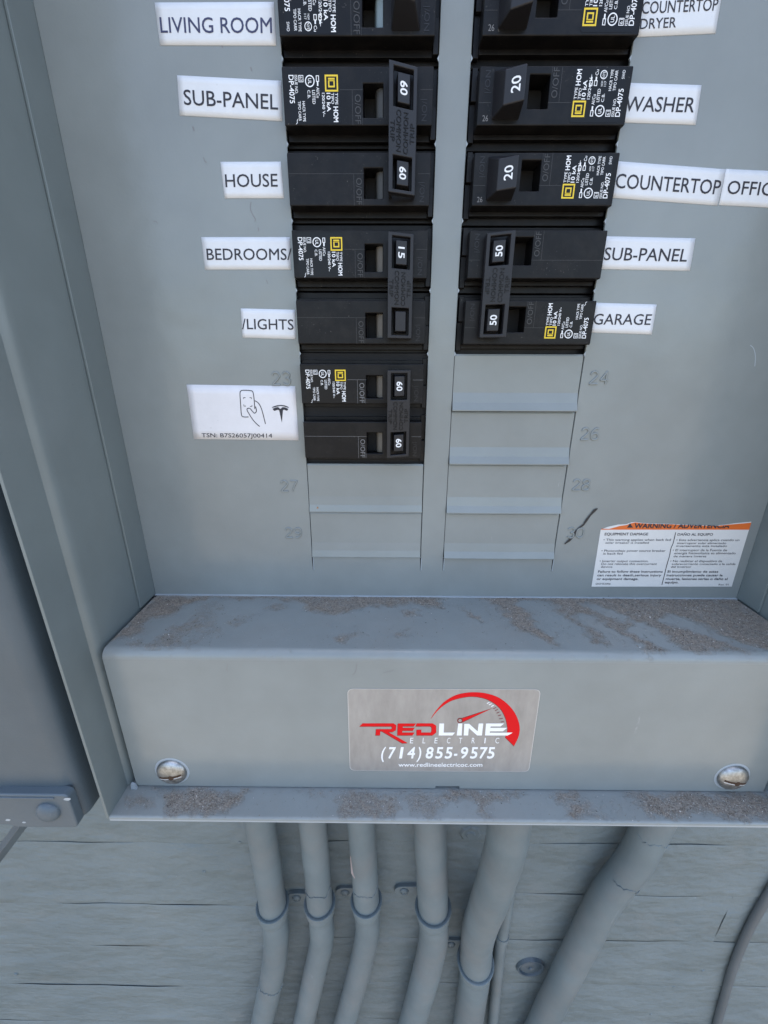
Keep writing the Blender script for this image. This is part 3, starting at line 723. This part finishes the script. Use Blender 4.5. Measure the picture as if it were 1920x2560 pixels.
def pz(zm, x, y): return (zm[0]+zm[2]*x, zm[1]+zm[2]*y)
def zt_(zm, s_, bl, br, tl, bo=.007): return (s_, pz(zm, *bl), pz(zm, *br), pz(zm, *tl), bo)
TG = 'white tape labels naming the circuits'
def tape(corners, items, label, ink=M_INK):
    o, bb = sticker('circuit_label', corners, M_TAPE, label, 'label', TG); print_on(o, bb, items, ink, -.24)
tape([(387,7),(685,5.5),(690.6,114.5),(400.6,113.6)], [zt_(Z1,'LIVING ROOM',(48,178),(655,180),(40,92))], 'white tape label reading LIVING ROOM in blue-black letters', M_BINK)
tape([(442.8,188.7),(703,202.5),(706,303),(449.6,288.6)], [zt_(Z1,'SUB-PANEL',(176,571),(688,598),(170,487))], 'white tape label reading SUB-PANEL on the left, above the HOUSE label')
tape([(551,405),(702,404.5),(710,495.7),(562,495.7)], [zt_(Z1,'HOUSE',(402,1021),(686,1018),(397,950))], 'white tape label reading HOUSE beside the left column')
tape([(503.3,593),(724.8,593),(728,674),(513,674)], [zt_(Z3,'BEDROOMS/',(184,402),(684,402),(179,334))], 'white tape label reading BEDROOMS with a slash')
tape([(602,771),(738,774.5),(739.6,848),(606.7,843.7)], [zt_(Z3,'/LIGHTS',(392,812),(697,816),(388,750))], 'small white tape label reading LIGHTS after a slash')
tape([(1601,-60),(1812,-60),(1788,84),(1591.8,93)], [zt_(Z2,'COUNTERTOP',(1020,70),(1402,52),(1026,8)), zt_(Z2,'DRYER',(1011,147),(1192,138),(1016,94))], 'white two-line tape label reading COUNTERTOP DRYER')
tape([(1568.6,207.6),(1753.4,213.5),(1738.6,312.4),(1553.7,306.4)], [zt_(Z2,'WASHER',(932,562),(1282,568),(944,486))], 'wrinkled white tape label reading WASHER')
tape([(1539,403),(1815,423.6),(1793.5,514),(1525,494.3)], [zt_(Z2,'COUNTERTOP',(886,950),(1412,984),(895,876))], 'white tape label reading only COUNTERTOP, left of the OFFICE label')
tape([(1815,422.6),(1990,431),(1975,522),(1797,512.6)], [zt_(Z2,'OFFICE',(1450,980),(1720,992),(1462,912))], 'white tape label reading OFFIC cut by the right edge of the photo')
tape([(1508,590.5),(1738,596),(1724,677),(1497,672.6)], [('SUB-PANEL',(1509,650),(1716,654),(1514,618),.007)], 'white tape label reading SUB-PANEL on the right, above the GARAGE label')
tape([(1487.7,756.9),(1641.4,761.2),(1628.8,836),(1476,831)], [zt_(Z44,'GARAGE',(1058,805),(1453,808),(1070,730))], 'white tape label reading GARAGE')

# serial sticker with phone and hand drawing
o, bb = sticker('serial_sticker', [(466.6,961.3),(737.9,965.5),(746.7,1100.5),(485,1097.5)], M_PAPER, 'white sticker with a hand holding a phone, a T emblem and a TSN number', 'sticker')
print_on(o, bb, [zt_(Z5,'TSN: B7S26057J00414',(153,552),(570,555),(151,528),.008)], M_INK, -.24)
def strokes(lines, zm, w_, y, base, m, name, parent, smooth=True):
    mb = MB()
    for ln in lines:
        ln = curve_pts(ln) if smooth else ln
        mb.ribbon([at(*pz(zm, *q), y)-base for q in ln], w_, Vector((0, -1, 0)))
    return mb.build(name, m, parent)
strokes([[(430,432),(402,432),(388,420),(383,360),(379,295),(385,278),(400,274),(440,276),(455,284),(462,320),(467,385)],
         [(467,336),(488,350),(505,380),(518,425),(530,474)], [(466,410),(476,400),(474,380),(468,370)],
         [(466,412),(452,398),(438,382),(424,382),(421,392),(432,412),(448,438),(470,466),(496,489)]], Z5, .38, -.24, bb, M_INK, 'phone_drawing', o)
strokes([[(400,325),(400,318),(412,318)],[(436,318),(447,318),(448,326)],[(402,358),(402,368),(414,368)],[(438,370),(450,370),(450,362)]], Z5, .3, -.24, bb, M_INK, 'focus_corners', o, False)
mb = MB()
for poly in ([(566,378),(575,371),(595,364),(622,361),(645,364),(663,371),(671,379),(662,377),(640,370),(620,367),(597,371),(578,377)],
             [(572,384),(590,376),(606,374),(618,385),(632,374),(648,376),(666,385),(658,396),(640,389),(634,392),(627,466),(611,392),(602,390),(582,397)]):
    mb.poly([at(*pz(Z5, *q), -.25)-bb for q in poly])
mb.build('t_emblem', M_INK, o)

# torn warning sticker
wc = [(1504,1324),(1878.4,1304),(1829.3,1466.5),(1479,1466.5)]
top_edge = [(838,915),(870,903),(920,892),(960,890),(985,881),(1003,879),(1040,884),(1100,887),(1180,889),(1260,893),(1340,896),(1400,897),(1450,892),(1500,885),(1577,878)]
WZ = ZA; pts = [pz(WZ, *q) for q in top_edge]+[pz(WZ, 1565, 918), pz(WZ, 1480, 1198), pz(WZ, 788, 1198), pz(WZ, 833, 918)]
base = at(*pz(WZ, 1180, 1050), 0); base.y = 0
mb = MB(); A = [at(*p, -.16)-base for p in pts]; B = [Vector((q.x, 0, q.z)) for q in A]
mb.poly(A); n = len(A)
mb.add(A+B, [(i, (i+1) % n, n+(i+1) % n, n+i) for i in range(n)])
wo = mb.build('warning_sticker', M_WARN); wo.location = base*S
tag(wo, 'torn white and orange bilingual warning sticker near the crossed-out number 30', 'sticker')
mb = MB(); pe = [(q[0], q[1]+(1.5 if 985 < q[0] < 1500 else 4)) for q in top_edge]; pe[0] = (905, 905); pe[1] = (912, 903); pe[2] = (925, 899)
mb.poly([at(*pz(WZ, *q), -.2)-base for q in pe+[(1566,917),(834,917),(838,912),(875,913)]]); mb.build('orange_band', M_ORANGE, wo)
def L6(s_, x0_, x1_, yb, h_=11, bo=-.004): return (s_, pz(WZ, x0_, yb), pz(WZ, x1_, yb), pz(WZ, x0_+h_*.17, yb-h_), bo)
items = []
for s_, x0_, x1_, yt, yb, bo in [
  ('EQUIPMENT DAMAGE', 852, 1066, 932, 945, .03), ('• This warning applies when back fed', 846, 1178, 961, 972, 0), ('solar breaker is installed', 856, 1070, 976, 986, 0),
  ('• Photovoltaic power source breaker', 836, 1152, 1015, 1026, 0), ('is back fed', 845, 940, 1029, 1040, 0), ('• Inverter output connection.', 827, 1068, 1066, 1077, 0),
  ('Do not relocate this overcurrent', 836, 1109, 1080, 1091, 0), ('device', 834, 890, 1095, 1105, 0), ('Failure to follow these instructions', 820, 1138, 1118, 1129, .035),
  ('can result in death,serious injury', 816, 1131, 1136, 1147, .035), ('or equipment damage.', 813, 1018, 1154, 1165, .035), ('QGH52006', 807, 881, 1180, 1188, 0),
  ('DAÑO AL EQUIPO', 1212, 1386, 934, 946, .03), ('• Esta advertencia aplica cuando un', 1206, 1517, 962, 973, 0), ('interruptor solar alimentado', 1211, 1452, 978, 988, 0),
  ('inversamente esta instalado', 1206, 1455, 992, 1002, 0), ('• El interruptor de la Fuente de', 1188, 1456, 1012, 1023, 0), ('energía fotovoltaica es alimentado', 1196, 1498, 1027, 1038, 0),
  ('de manera inversa', 1192, 1354, 1043, 1053, 0), ('• No reubicar el dispositivo de', 1176, 1432, 1066, 1077, 0), ('sobrecorriente conectado a la salida', 1184, 1498, 1081, 1091, 0),
  ('del Inversor', 1180, 1280, 1095, 1105, 0), ('El incumplimiento de estas', 1163, 1412, 1118, 1129, .035), ('instrucciones puede causar la', 1158, 1434, 1136, 1147, .035),
  ('muerte, lesiones serias o daño al', 1154, 1458, 1154, 1165, .035), ('equipo.', 1149, 1216, 1171, 1182, .035), ('Rev. 01', 1415, 1463, 1184, 1192, 0)]:
    items.append(L6(s_, x0_, x1_, yb, yb-yt, bo or .01))
print_on(wo, base, items, M_INK, -.22)
ca, cb_ = at(*pz(WZ, 985, 884), 0), at(*pz(WZ, 1470, 897), 0); nn = (cb_-ca).cross(Vector((0, -1, 0))).normalized()
if nn.z < 0: nn = -nn
print_on(wo, base, [('WARNING / ADVERTENCIA', pz(WZ, 998, 909), pz(WZ, 1466, 909), pz(WZ, 1003, 886), .045, (ca, nn))], M_INK, -.25, 'heading')
mb = MB(); mb.poly([at(*pz(WZ, *q), -.25)-base for q in ((963,907),(978,885),(993,907))]); mb.build('warning_triangle', M_INK, wo)
strokes([[(1203,930),(1199,950),(1190,985),(1180,1010),(1172,1050),(1160,1090),(1148,1140),(1135,1190)]], WZ, .38, -.25, base, M_INK, 'divider_line', wo)

# contractor sticker on the cover
ZR = (840, 1680, .33755)
def rz(x, y): return at(*pz(ZR, x, y), YD)
rb = rz(780, 430); rb.y = YD
corn = [rz(84, 122), rz(1517, 127), rz(1428, 738), rz(102, 728)]
ex, ey = Vector((1, 0, 0)), Vector((0, 0, 1))
def rounded(cs, R_, y):
    out = []; n = len(cs)
    for i in range(n):
        p, a, c = cs[i], (cs[i-1]-cs[i]).normalized(), (cs[(i+1) % n]-cs[i]).normalized()
        ctr = p+(a+c)*R_
        for k in range(7):
            t_ = k/6; q = (p+a*R_)*(1-t_)**2+p*2*t_*(1-t_)+(p+c*R_)*t_*t_; out.append(Vector((q.x, y, q.z)))
    return out
Ar = rounded(corn, 3.0, YD-.14); mb = MB(); n = len(Ar)
loc = [q-rb for q in Ar]; bk_ = [Vector((q.x, 0, q.z)) for q in loc]
mb.add(loc+bk_, [tuple(range(n))]+[(i, (i+1) % n, n+(i+1) % n, n+i) for i in range(n)])
ro = mb.build('contractor_sticker', M_SILV); ro.location = rb*S
tag(ro, 'silver contractor sticker with red gauge logo and white phone number on the lower cover', 'sticker')
mb = MB(); c0 = sum(Ar, Vector())/n
for i in range(n):
    a, c = Ar[i], Ar[(i+1) % n]; ai, ci = a+(c0-a).normalized()*.35, c+(c0-c).normalized()*.35
    mb.add([q-rb+Vector((0, -.03, 0)) for q in (a, c, ci, ai)], [(0, 1, 2, 3)])
mb.build('sticker_border', M_SILVR, ro)
def rpoly(polys, m, name, lift):
    mb = MB()
    for p in polys: mb.poly([rz(*q)-rb+Vector((0, -lift, 0)) for q in p])
    return mb.build(name, m, ro)
RED = [[(175,400),(197,378),(425,378),(447,392),(444,428),(420,441),(385,441),(530,523),(492,525),(340,436),(328,436),(326,466),(294,466),(297,421),(408,421),(415,413),(415,404),(408,400)],
 [(458,379),(592,379),(578,399),(495,399),(494,411),(582,411),(570,431),(492,431),(490,446),(582,446),(568,466),(455,466)],
 [(598,378),(715,378),(742,395),(742,445),(715,466),(597,466),(597,425),(632,425),(632,446),(700,446),(708,436),(708,408),(700,399),(590,399)]]
outer = curve_pts([(705,338),(740,285),(800,220),(880,172),(960,152),(1040,148),(1120,158),(1200,185),(1270,235),(1320,295),(1350,360),(1360,420),(1350,480),(1318,545)])
inner = curve_pts([(1253,480),(1268,440),(1268,400),(1255,340),(1225,280),(1180,235),(1120,200),(1050,182),(980,180),(900,195),(840,217),(780,258),(735,303),(707,340)])
def grow(p, d):
    cx_ = sum(q[0] for q in p)/len(p); cy_ = sum(q[1] for q in p)/len(p)
    return [(q[0]+d[0], q[1]+d[1]) for q in p]
rpoly([grow(p, (-3, 4)) for p in RED], M_DRED, 'red_word_shadow', .17)
rpoly([grow(outer+inner, (-3, 4))], M_DRED, 'arc_outline', .17)
rpoly([outer+inner], M_RED, 'gauge_arc', .2); rpoly(RED, M_RED, 'red_word', .2)
rpoly([[(906,340),(932,338),(1160,265),(938,372),(920,372)]], M_DRED, 'needle_outline', .17)
rpoly([[(915,343),(935,341),(1150,270),(936,366),(922,366)]], M_RED, 'needle', .2)
rpoly([[(918+21*math.cos(a/3), 357+20*math.sin(a/3)) for a in range(19)]], M_DRED, 'hub_ring', .22); rpoly([[(918+13*math.cos(a/3), 357+12*math.sin(a/3)) for a in range(19)]], M_SILV, 'hub', .25)
rpoly([[(765,378),(800,378),(797,445),(882,445),(862,467),(760,467)], [(905,378),(935,378),(930,467),(893,467)],
       [(950,380),(985,380),(1048,436),(1056,378),(1090,378),(1080,467),(1045,467),(983,412),(978,467),(945,467)],
       [(1110,378),(1245,378),(1218,400),(1145,400),(1142,410),(1268,410),(1235,436),(1140,436),(1138,446),(1308,446),(1270,467),(1103,467)]], M_WHITE, 'line_word', .24)
mb1, mb2 = MB(), MB()
for a, c in (((1116,230),(1136,222)),((1132,241),(1152,231)),((1148,253),(1168,243))): mb1.ribbon([rz(*a)-rb+Vector((0,-.24,0)), rz(*c)-rb+Vector((0,-.24,0))], .5, Vector((0,-1,0)))
for a, c in (((1163,270),(1185,260)),((1176,285),(1198,274)),((1188,303),(1210,293)),((1198,323),(1222,315)),((1208,345),(1235,341)),((1220,368),(1243,364))): mb2.ribbon([rz(*a)-rb+Vector((0,-.24,0)), rz(*c)-rb+Vector((0,-.24,0))], .34, Vector((0,-1,0)))
mb1.build('gauge_ticks', M_WHITE, ro); mb2.build('gauge_ticks', M_DRED, ro)
mb = MB()
def rt(s_, x0_, x1_, yb, yt, bo, sl=.1): text(mb, s_, rz(x0_, yb)-rb, rz(x1_, yb)-rb, rz(x0_+(yb-yt)*sl, yt)-rb, lift=.24, bold=bo)
for s_, x0_, x1_ in (('E',547,570),('L',640,660),('E',728,750),('C',820,843),('T',908,931),('R',1003,1026),('I',1097,1105),('C',1178,1205)): rt(s_, x0_, x1_, 525, 483, .0)
xx = 332
for ch, x0_, x1_ in (('(',332,357),('7',384,430),('1',468,488),('4',525,578),(')',600,625),('8',662,712),('5',735,783),('5',805,853),('-',870,893),('9',918,968),('5',992,1040),('7',1058,1108),('5',1118,1166)):
    rt(ch, x0_, x1_, 635, 553, .035, .16)
rt('www.redlineelectricoc.com', 463, 1082, 698, 668, .02, 0); mb.build('white_lettering', M_WHITE, ro)

# ------------------------------------------------------------------ meter box at the left
bx = empty('meter_box', (-150, -60, -106), 'dark blue-grey steel box standing left of the panel, with rounded corner', 'box')
bxb = Vector((-150, -60, -106)); XR, YB_ = -80.6, -66.5
def rbox(x0, x1, y0, y1, z0, z1, R_):
    mb = MB(); n = 6; rings = []
    def loop(off, z):
        pts = []
        for cx_, cy_, a0 in ((x1-R_, y0+R_, 270), (x1-.5, y1-.5, 0), (x0+.5, y1-.5, 90), (x0+R_, y0+R_, 180)):
            rr = R_ if cy_ < y1-1 else .5
            for k in range(n+1):
                a = math.radians(a0+90*k/n); q = max(.01, rr-off); 
                pts.append((cx_+q*math.cos(a) if rr == R_ else cx_+(.5)*math.cos(a)-math.copysign(min(off, .4), math.cos(a)), cy_+q*math.sin(a) if rr == R_ else cy_+.5*math.sin(a), z))
        return pts
    for k in range(5):
        a = math.pi/2*k/4; rings.append(loop(3*(1-math.sin(a)), z0+3*(1-math.cos(a))))
    rings.append(loop(0, z1)); m = len(rings[0])
    V = [p for l in rings for p in l]; Fc = []
    for j in range(len(rings)-1):
        for i in range(m): Fc.append((j*m+i, j*m+(i+1) % m, (j+1)*m+(i+1) % m, (j+1)*m+i))
    Fc += [tuple(range(m))[::-1], tuple(range((len(rings)-1)*m, len(rings)*m))]
    return mb.add(V, Fc)
part(rbox(-330, XR, YB_, 44, -106.2, 420, 6.5), 'body', M_BOX, bx, bxb, smooth=True)
c = at(122, 2028, YB_-4)
tl = MB(); tz0, tz1 = at(100, 2068, YB_-4).z, at(100, 1988, YB_-4).z; tx1 = at(178, 2020, YB_-4).x
pts = [(-260, tz0+1), (-112, tz0+1), (-110.5, tz0-.5), (tx1-2.5, tz0-.5)]+[(tx1-2.5+2.5*math.sin(a*math.pi/8), tz0+2-2.5*math.cos(a*math.pi/8)) for a in range(1, 5)]+[(tx1+2.5*math.cos(a*math.pi/8)-2.5, tz1-2.5+2.5*math.sin(a*math.pi/8)) for a in range(0, 5)]+[(-112, tz1), (-114, tz1-1), (-260, tz1-1)]
tl.frustum([(x, YB_-4, z) for x, z in pts], [(x, YB_+1, z) for x, z in pts]); part(tl, 'hasp_plate', M_BOX, bx, bxb, .9, seg=3)
part(MB().lathe([(5.2, -.5), (5.2, .6), (4.6, 1.6), (3.0, 2.5), (1, 2.8), (0, 2.8)], c, (0, -1, 0), 28), 'bolt_head', M_BOX, bx, bxb, smooth=True)
part(MB().box(-255, tx1-6, YB_-4.5, YB_-3.6, tz1-2.2, tz1-1.2), 'hasp_lip', M_BOX, bx, bxb, .3)
for q_, w_ in (((168, 1998), 1.6), ((20, 2050), 1.2), ((60, 2056), .9)):
    p_ = at(*q_, YB_-4.06); part(MB().poly([p_+Vector((w_*math.cos(a_)*(1+.3*math.sin(2*a_)), 0, .6*w_*math.sin(a_))) for a_ in [k*.7 for k in range(9)]]), 'worn_patch', M_EDGE, bx, bxb)
d0, d1 = at(66, 2045, -40), at(-90, 2255, -40); part(MB().tube([d0, d1], 3.4, 4), 'brace_bar', M_BOX, bx, bxb, .4)

# ------------------------------------------------------------------ conduits, straps, cables
Z7 = (560, 2020, .36166); Z8 = (1100, 2020, .49427)
def smooth_path(pts, n=8):
    return [Vector(p) for p in curve_pts([tuple(p) for p in pts], n)]
CG = 'grey painted conduits below the panel'
def conduit(pxs, rad, y, label, tear=None, seed=0, ys=None):
    ys = ys or [y]*len(pxs); P3 = [at(u, v, yy) for (u, v), yy in zip(pxs, ys)]
    top = P3[0]+(P3[0]-P3[1]).normalized()*((-108-P3[0].z)/max(.2, (P3[0]-P3[1]).normalized().z))
    P3 = [top]+P3; d = (P3[-1]-P3[-2]).normalized(); P3.append(P3[-1]+d*140)
    path = smooth_path(P3, 10)
    base = Vector(path[0]); root = empty('conduit', base, label, 'conduit', CG)
    rnd = random.Random(seed); rr = [rad+.12*math.sin(i*.7+seed)+rnd.uniform(-.05, .05) for i in range(len(path))]
    mb = MB().tube([q-base for q in path], rr, 28); mb.build('pipe', M_PIPE, root, smooth=True)
    return root, path, base
def nearest(path, v):
    best = min(range(1, len(path)-1), key=lambda i: abs(proj_v(path[i])-v)); return best
def proj_v(q):
    d = q-CAM; return 1280-FPX*d.dot(Uv)/d.dot(Fv)
def skin(root, base, path, v, rad, seed):
    """paint skin wrinkle: a ragged raised ring"""
    i = nearest(path, v); q = path[i]; ax = (path[i+1]-path[i-1]).normalized(); a = ax.cross(Vector((0, 1, 0))).normalized(); b_ = a.cross(ax)
    rnd = random.Random(seed); pts = []
    for k in range(22):
        th = math.radians(200+k*7.0)
        pts.append(q-base+a*math.cos(th)*(rad+.15)+b_*math.sin(th)*(rad+.15)*1.0+ax*(rnd.uniform(-1.2, 1.2)+2*math.sin(k*.5)))
    MB().tube(pts, [.12+.35*abs(math.sin(k*1.3)) for k in range(22)], 6).build('peeling_paint', M_PIPE, root, smooth=True)
def strap(path, rad, v, ear, label):
    i = nearest(path, v); q = path[i]; ax = (path[i-1]-path[i+1]).normalized(); base = Vector((q.x, YW, q.z))
    root = empty('pipe_strap', base, label, 'strap', 'straps holding the conduits to the wall')
    a = ax.cross(Vector((0, 1, 0))).normalized(); b_ = a.cross(ax)
    if b_.y > 0: pass
    mb = MB(); n = 36; prof = [(rad-.3, 7.3), (rad+.9, 7.7), (rad+1.9, 8.0), (rad+2.6, 7.7), (rad+2.8, 6.9), (rad+2.1, 5.5), (rad+1.5, 3.5), (rad+1.9, 1.5), (rad+1.6, -1.5), (rad+1.1, -5), (rad+.2, -8)]
    V = []; Fc = []
    for rr, h in prof:
        for k in range(n): th = 2*math.pi*k/n; V.append(q+ax*h+a*math.cos(th)*rr+b_*math.sin(th)*rr-base)
    for j in range(len(prof)-1):
        for k in range(n): Fc.append((j*n+k, j*n+(k+1) % n, (j+1)*n+(k+1) % n, (j+1)*n+k))
    V2 = [];
    mb.add(V, Fc); mb.build('band', M_PIPE, root, smooth=True)
    MB().lathe([(rad+.1, 7.2), (rad+1.3, 7.6)], (0, 0, 0), (0, 0, 1)).v
    dk = MB(); V = []
    for rr, h in ((rad+.02, 7.0), (rad+.42, 7.1)):
        for k in range(n): th = 2*math.pi*k/n; V.append(q+ax*h+a*math.cos(th)*rr+b_*math.sin(th)*rr-base)
    
    if ear:
        c = at(*ear, YW-3); x1 = q.x-rad*.6; z0, z1 = c.z-6.2, c.z+6.2; E = [(x1, z0)]+[(c.x-2+7*math.cos(t_), c.z+6.2*math.sin(t_)) for t_ in [math.radians(270-20*k) for k in range(10)]]+[(x1, z1)]
        e_ = MB().frustum([(x-base.x, -3, z-base.z) for x, z in E], [(x-base.x, .6, z-base.z) for x, z in E]); e_.build('ear', M_PIPE, root, .6, 3)
        MB().lathe([(4.2, 0), (4.0, .6), (3.2, 1.1), (3.0, .6), (2.2, 1.3), (.8, 1.6), (.3, .6), (0, .6)], Vector((c.x, c.y-.2, c.z))-base, (0, -1, 0), 22).build('screw_head', M_PIPE, root, smooth=True)
    return root
def z7(x, y): return pz(Z7, x, y)
def z8(x, y): return pz(Z8, x, y)
cons = []
c1 = conduit([z7(251,90), z7(300,400), z7(340,700), z7(362,900), z7(335,1150), z7(262,1490)], 11.6, 28, 'leftmost grey conduit under the panel, narrow, bending left below its strap', seed=1); cons.append((c1, 11.6))
c2 = conduit([z7(612,90), z7(642,420), z7(668,740), z7(677,900), z7(640,1080), z7(550,1490)], 11.0, 28, 'narrow grey conduit second from the left, with a cracked paint ring above its strap', seed=2)
c3 = conduit([z7(946,90), z7(970,420), z7(988,720), z7(990,860), z7(945,1080), z7(833,1490)], 11.0, 28, 'narrow grey conduit third from the left, with pink flaking paint at its side', seed=3)
c4 = conduit([z7(1422,90), z7(1435,420), z7(1447,740), z7(1450,880), z7(1405,1110), z7(1300,1490)], 13.2, 28, 'wider brownish grey conduit fourth from the left, next to the thickest one', seed=4)
c5 = conduit([z8(350,72), z8(330,200), z8(265,420), z8(195,620), z8(180,770), z8(172,870), z8(140,1090)], 14.6, 28, 'thickest grey conduit in the middle with a strap low on the wall', seed=5, ys=[2, 4, 12, 24, 30, 31, 31])
c6 = conduit([z8(1080,75), z8(985,260), z8(840,450), z8(735,650), z8(622,870), z8(515,1090)], 13.2, 30, 'long slanting grey conduit running down to the left across the boards', seed=6)
skin(c1[0], c1[2], c1[1], 2452, 11.6, 3); skin(c2[0], c2[2], c2[1], 2206, 11.0, 4); skin(c3[0], c3[2], c3[1], 2205, 11.0, 6); skin(c6[0], c6[2], c6[1], 2190, 13.2, 8); skin(c6[0], c6[2], c6[1], 2072, 13.2, 9)
# flaking paint at the side of the third pipe
M_FLAKE = mat('pinkish_flake', (.34, .28, .27), .8)
q = at(*z7(890,400), 24)-c3[2]; MB().add([q+Vector((-1.8, -1, 14)), q+Vector((.3, -3, 12)), q+Vector((3.6, -5.5, -4)), q+Vector((1.5, -4, -9)), q+Vector((-1.3, -1.5, -7))], [(0,1,2,3,4)]).build('paint_flake', M_FLAKE, c3[0])
strap(c1[1], 11.6, 2275, None, 'grey painted strap around the leftmost conduit')
strap(c2[1], 11.0, 2272, z7(502,622), 'grey painted strap on the second conduit from the left, its ear at the left')
strap(c3[1], 11.0, 2265, z7(838,585), 'grey painted strap on the third conduit from the left, its ear at the left')
strap(c4[1], 13.2, 2276, z7(1245,575), 'grey painted strap with shiny screw on the fourth conduit')
strap(c5[1], 14.6, 2412, z8(55,690), 'low grey painted strap on the thickest conduit')
# small scuffs on the enamel
for zm, ln, wd_, mm, yy_, pr_, bs_ in (
   ((380, 520, .2), [(20,170),(45,165),(60,180),(70,195)], .28, M_SCUFF, -.03, df, db), (ZA, [(1572,6),(1588,22),(1597,60),(1594,110)], .35, M_EDGE, -.03, df, db),
   ((200, 1400, .5425), [(1276,478),(1273,500),(1268,518),(1256,530)], .3, M_SCUFF, YD-.03, cov, cb), ((200, 1400, .5425), [(1400,520),(1430,512),(1445,508)], .25, M_SCUFF, YD-.03, cov, cb),
   ((200, 1400, .5425), [(682,480),(676,500),(680,514)], .3, M_SCUFF, YD-.03, cov, cb),
   (Z3, [(445,60),(440,95),(452,130),(470,160),(466,175)], .3, M_SCUFF, -.03, df, db), (Z3, [(487,210),(490,232)], .4, M_SCUFF, -.03, df, db), (Z3, [(535,520),(545,545)], .3, M_SCUFF, -.03, df, db),
   (Z1, [(222,690),(230,715)], .5, M_SCUFF, -.03, df, db), (Z1, [(280,858),(290,882),(298,884)], .35, M_SCUFF, -.03, df, db), (Z1, [(378,232),(386,262)], .6, M_SCUFF, -.03, df, db), (Z1, [(538,365),(545,388)], .5, M_SCUFF, -.03, df, db)):
    mb = MB(); mb.ribbon([at(*pz(zm, *q_), yy_) for q_ in curve_pts(ln, 3)], wd_, Vector((0, -1, 0))); part(mb, 'scuff_mark', mm, pr_, bs_)
# corrugated tube behind the thick conduit
P3 = smooth_path([at(*z8(a, c), y) for a, c, y in ((352,380,34),(335,520,36),(305,700,38),(285,900,39),(268,1090,40),(255,1290,40))], 14)
base = Vector(P3[0]); root = empty('flexible_conduit', base, 'thin ribbed grey flexible tube behind the thickest conduit', 'conduit')
MB().tube([q-base for q in P3], [5.4+(.35 if i % 2 else -.1) for i in range(len(P3))], 16).build('ribbed_tube', M_PIPE, root, smooth=True)
q = P3[24]-base; MB().tube([q+Vector((0, 0, 3)), q, q-Vector((0, 0, 3))], [6.4, 6.6, 6.4], 16).build('coupling', M_PIPE, root, smooth=True)
P3 = smooth_path([(372, YW-4, 420), (370, YW-4, 150), (366, YW-4, -120)]+[at(*z8(a, c), YW-4) for a, c in ((1900,200),(1740,330),(1625,500),(1545,650),(1485,800),(1440,950),(1400,1100),(1370,1250))], 8)
base = Vector(P3[0]); root = empty('wall_cable', base, 'thin dark grey cable curving down the wall at the right edge', 'cable')
M_CABLE = paint('dark_cable_paint', (.095, .11, .12), .5)
MB().tube([q-base for q in P3], 3.7, 16).build('jacket', M_CABLE, root, smooth=True)
scene.render.resolution_x = 768; scene.render.resolution_y = 1024
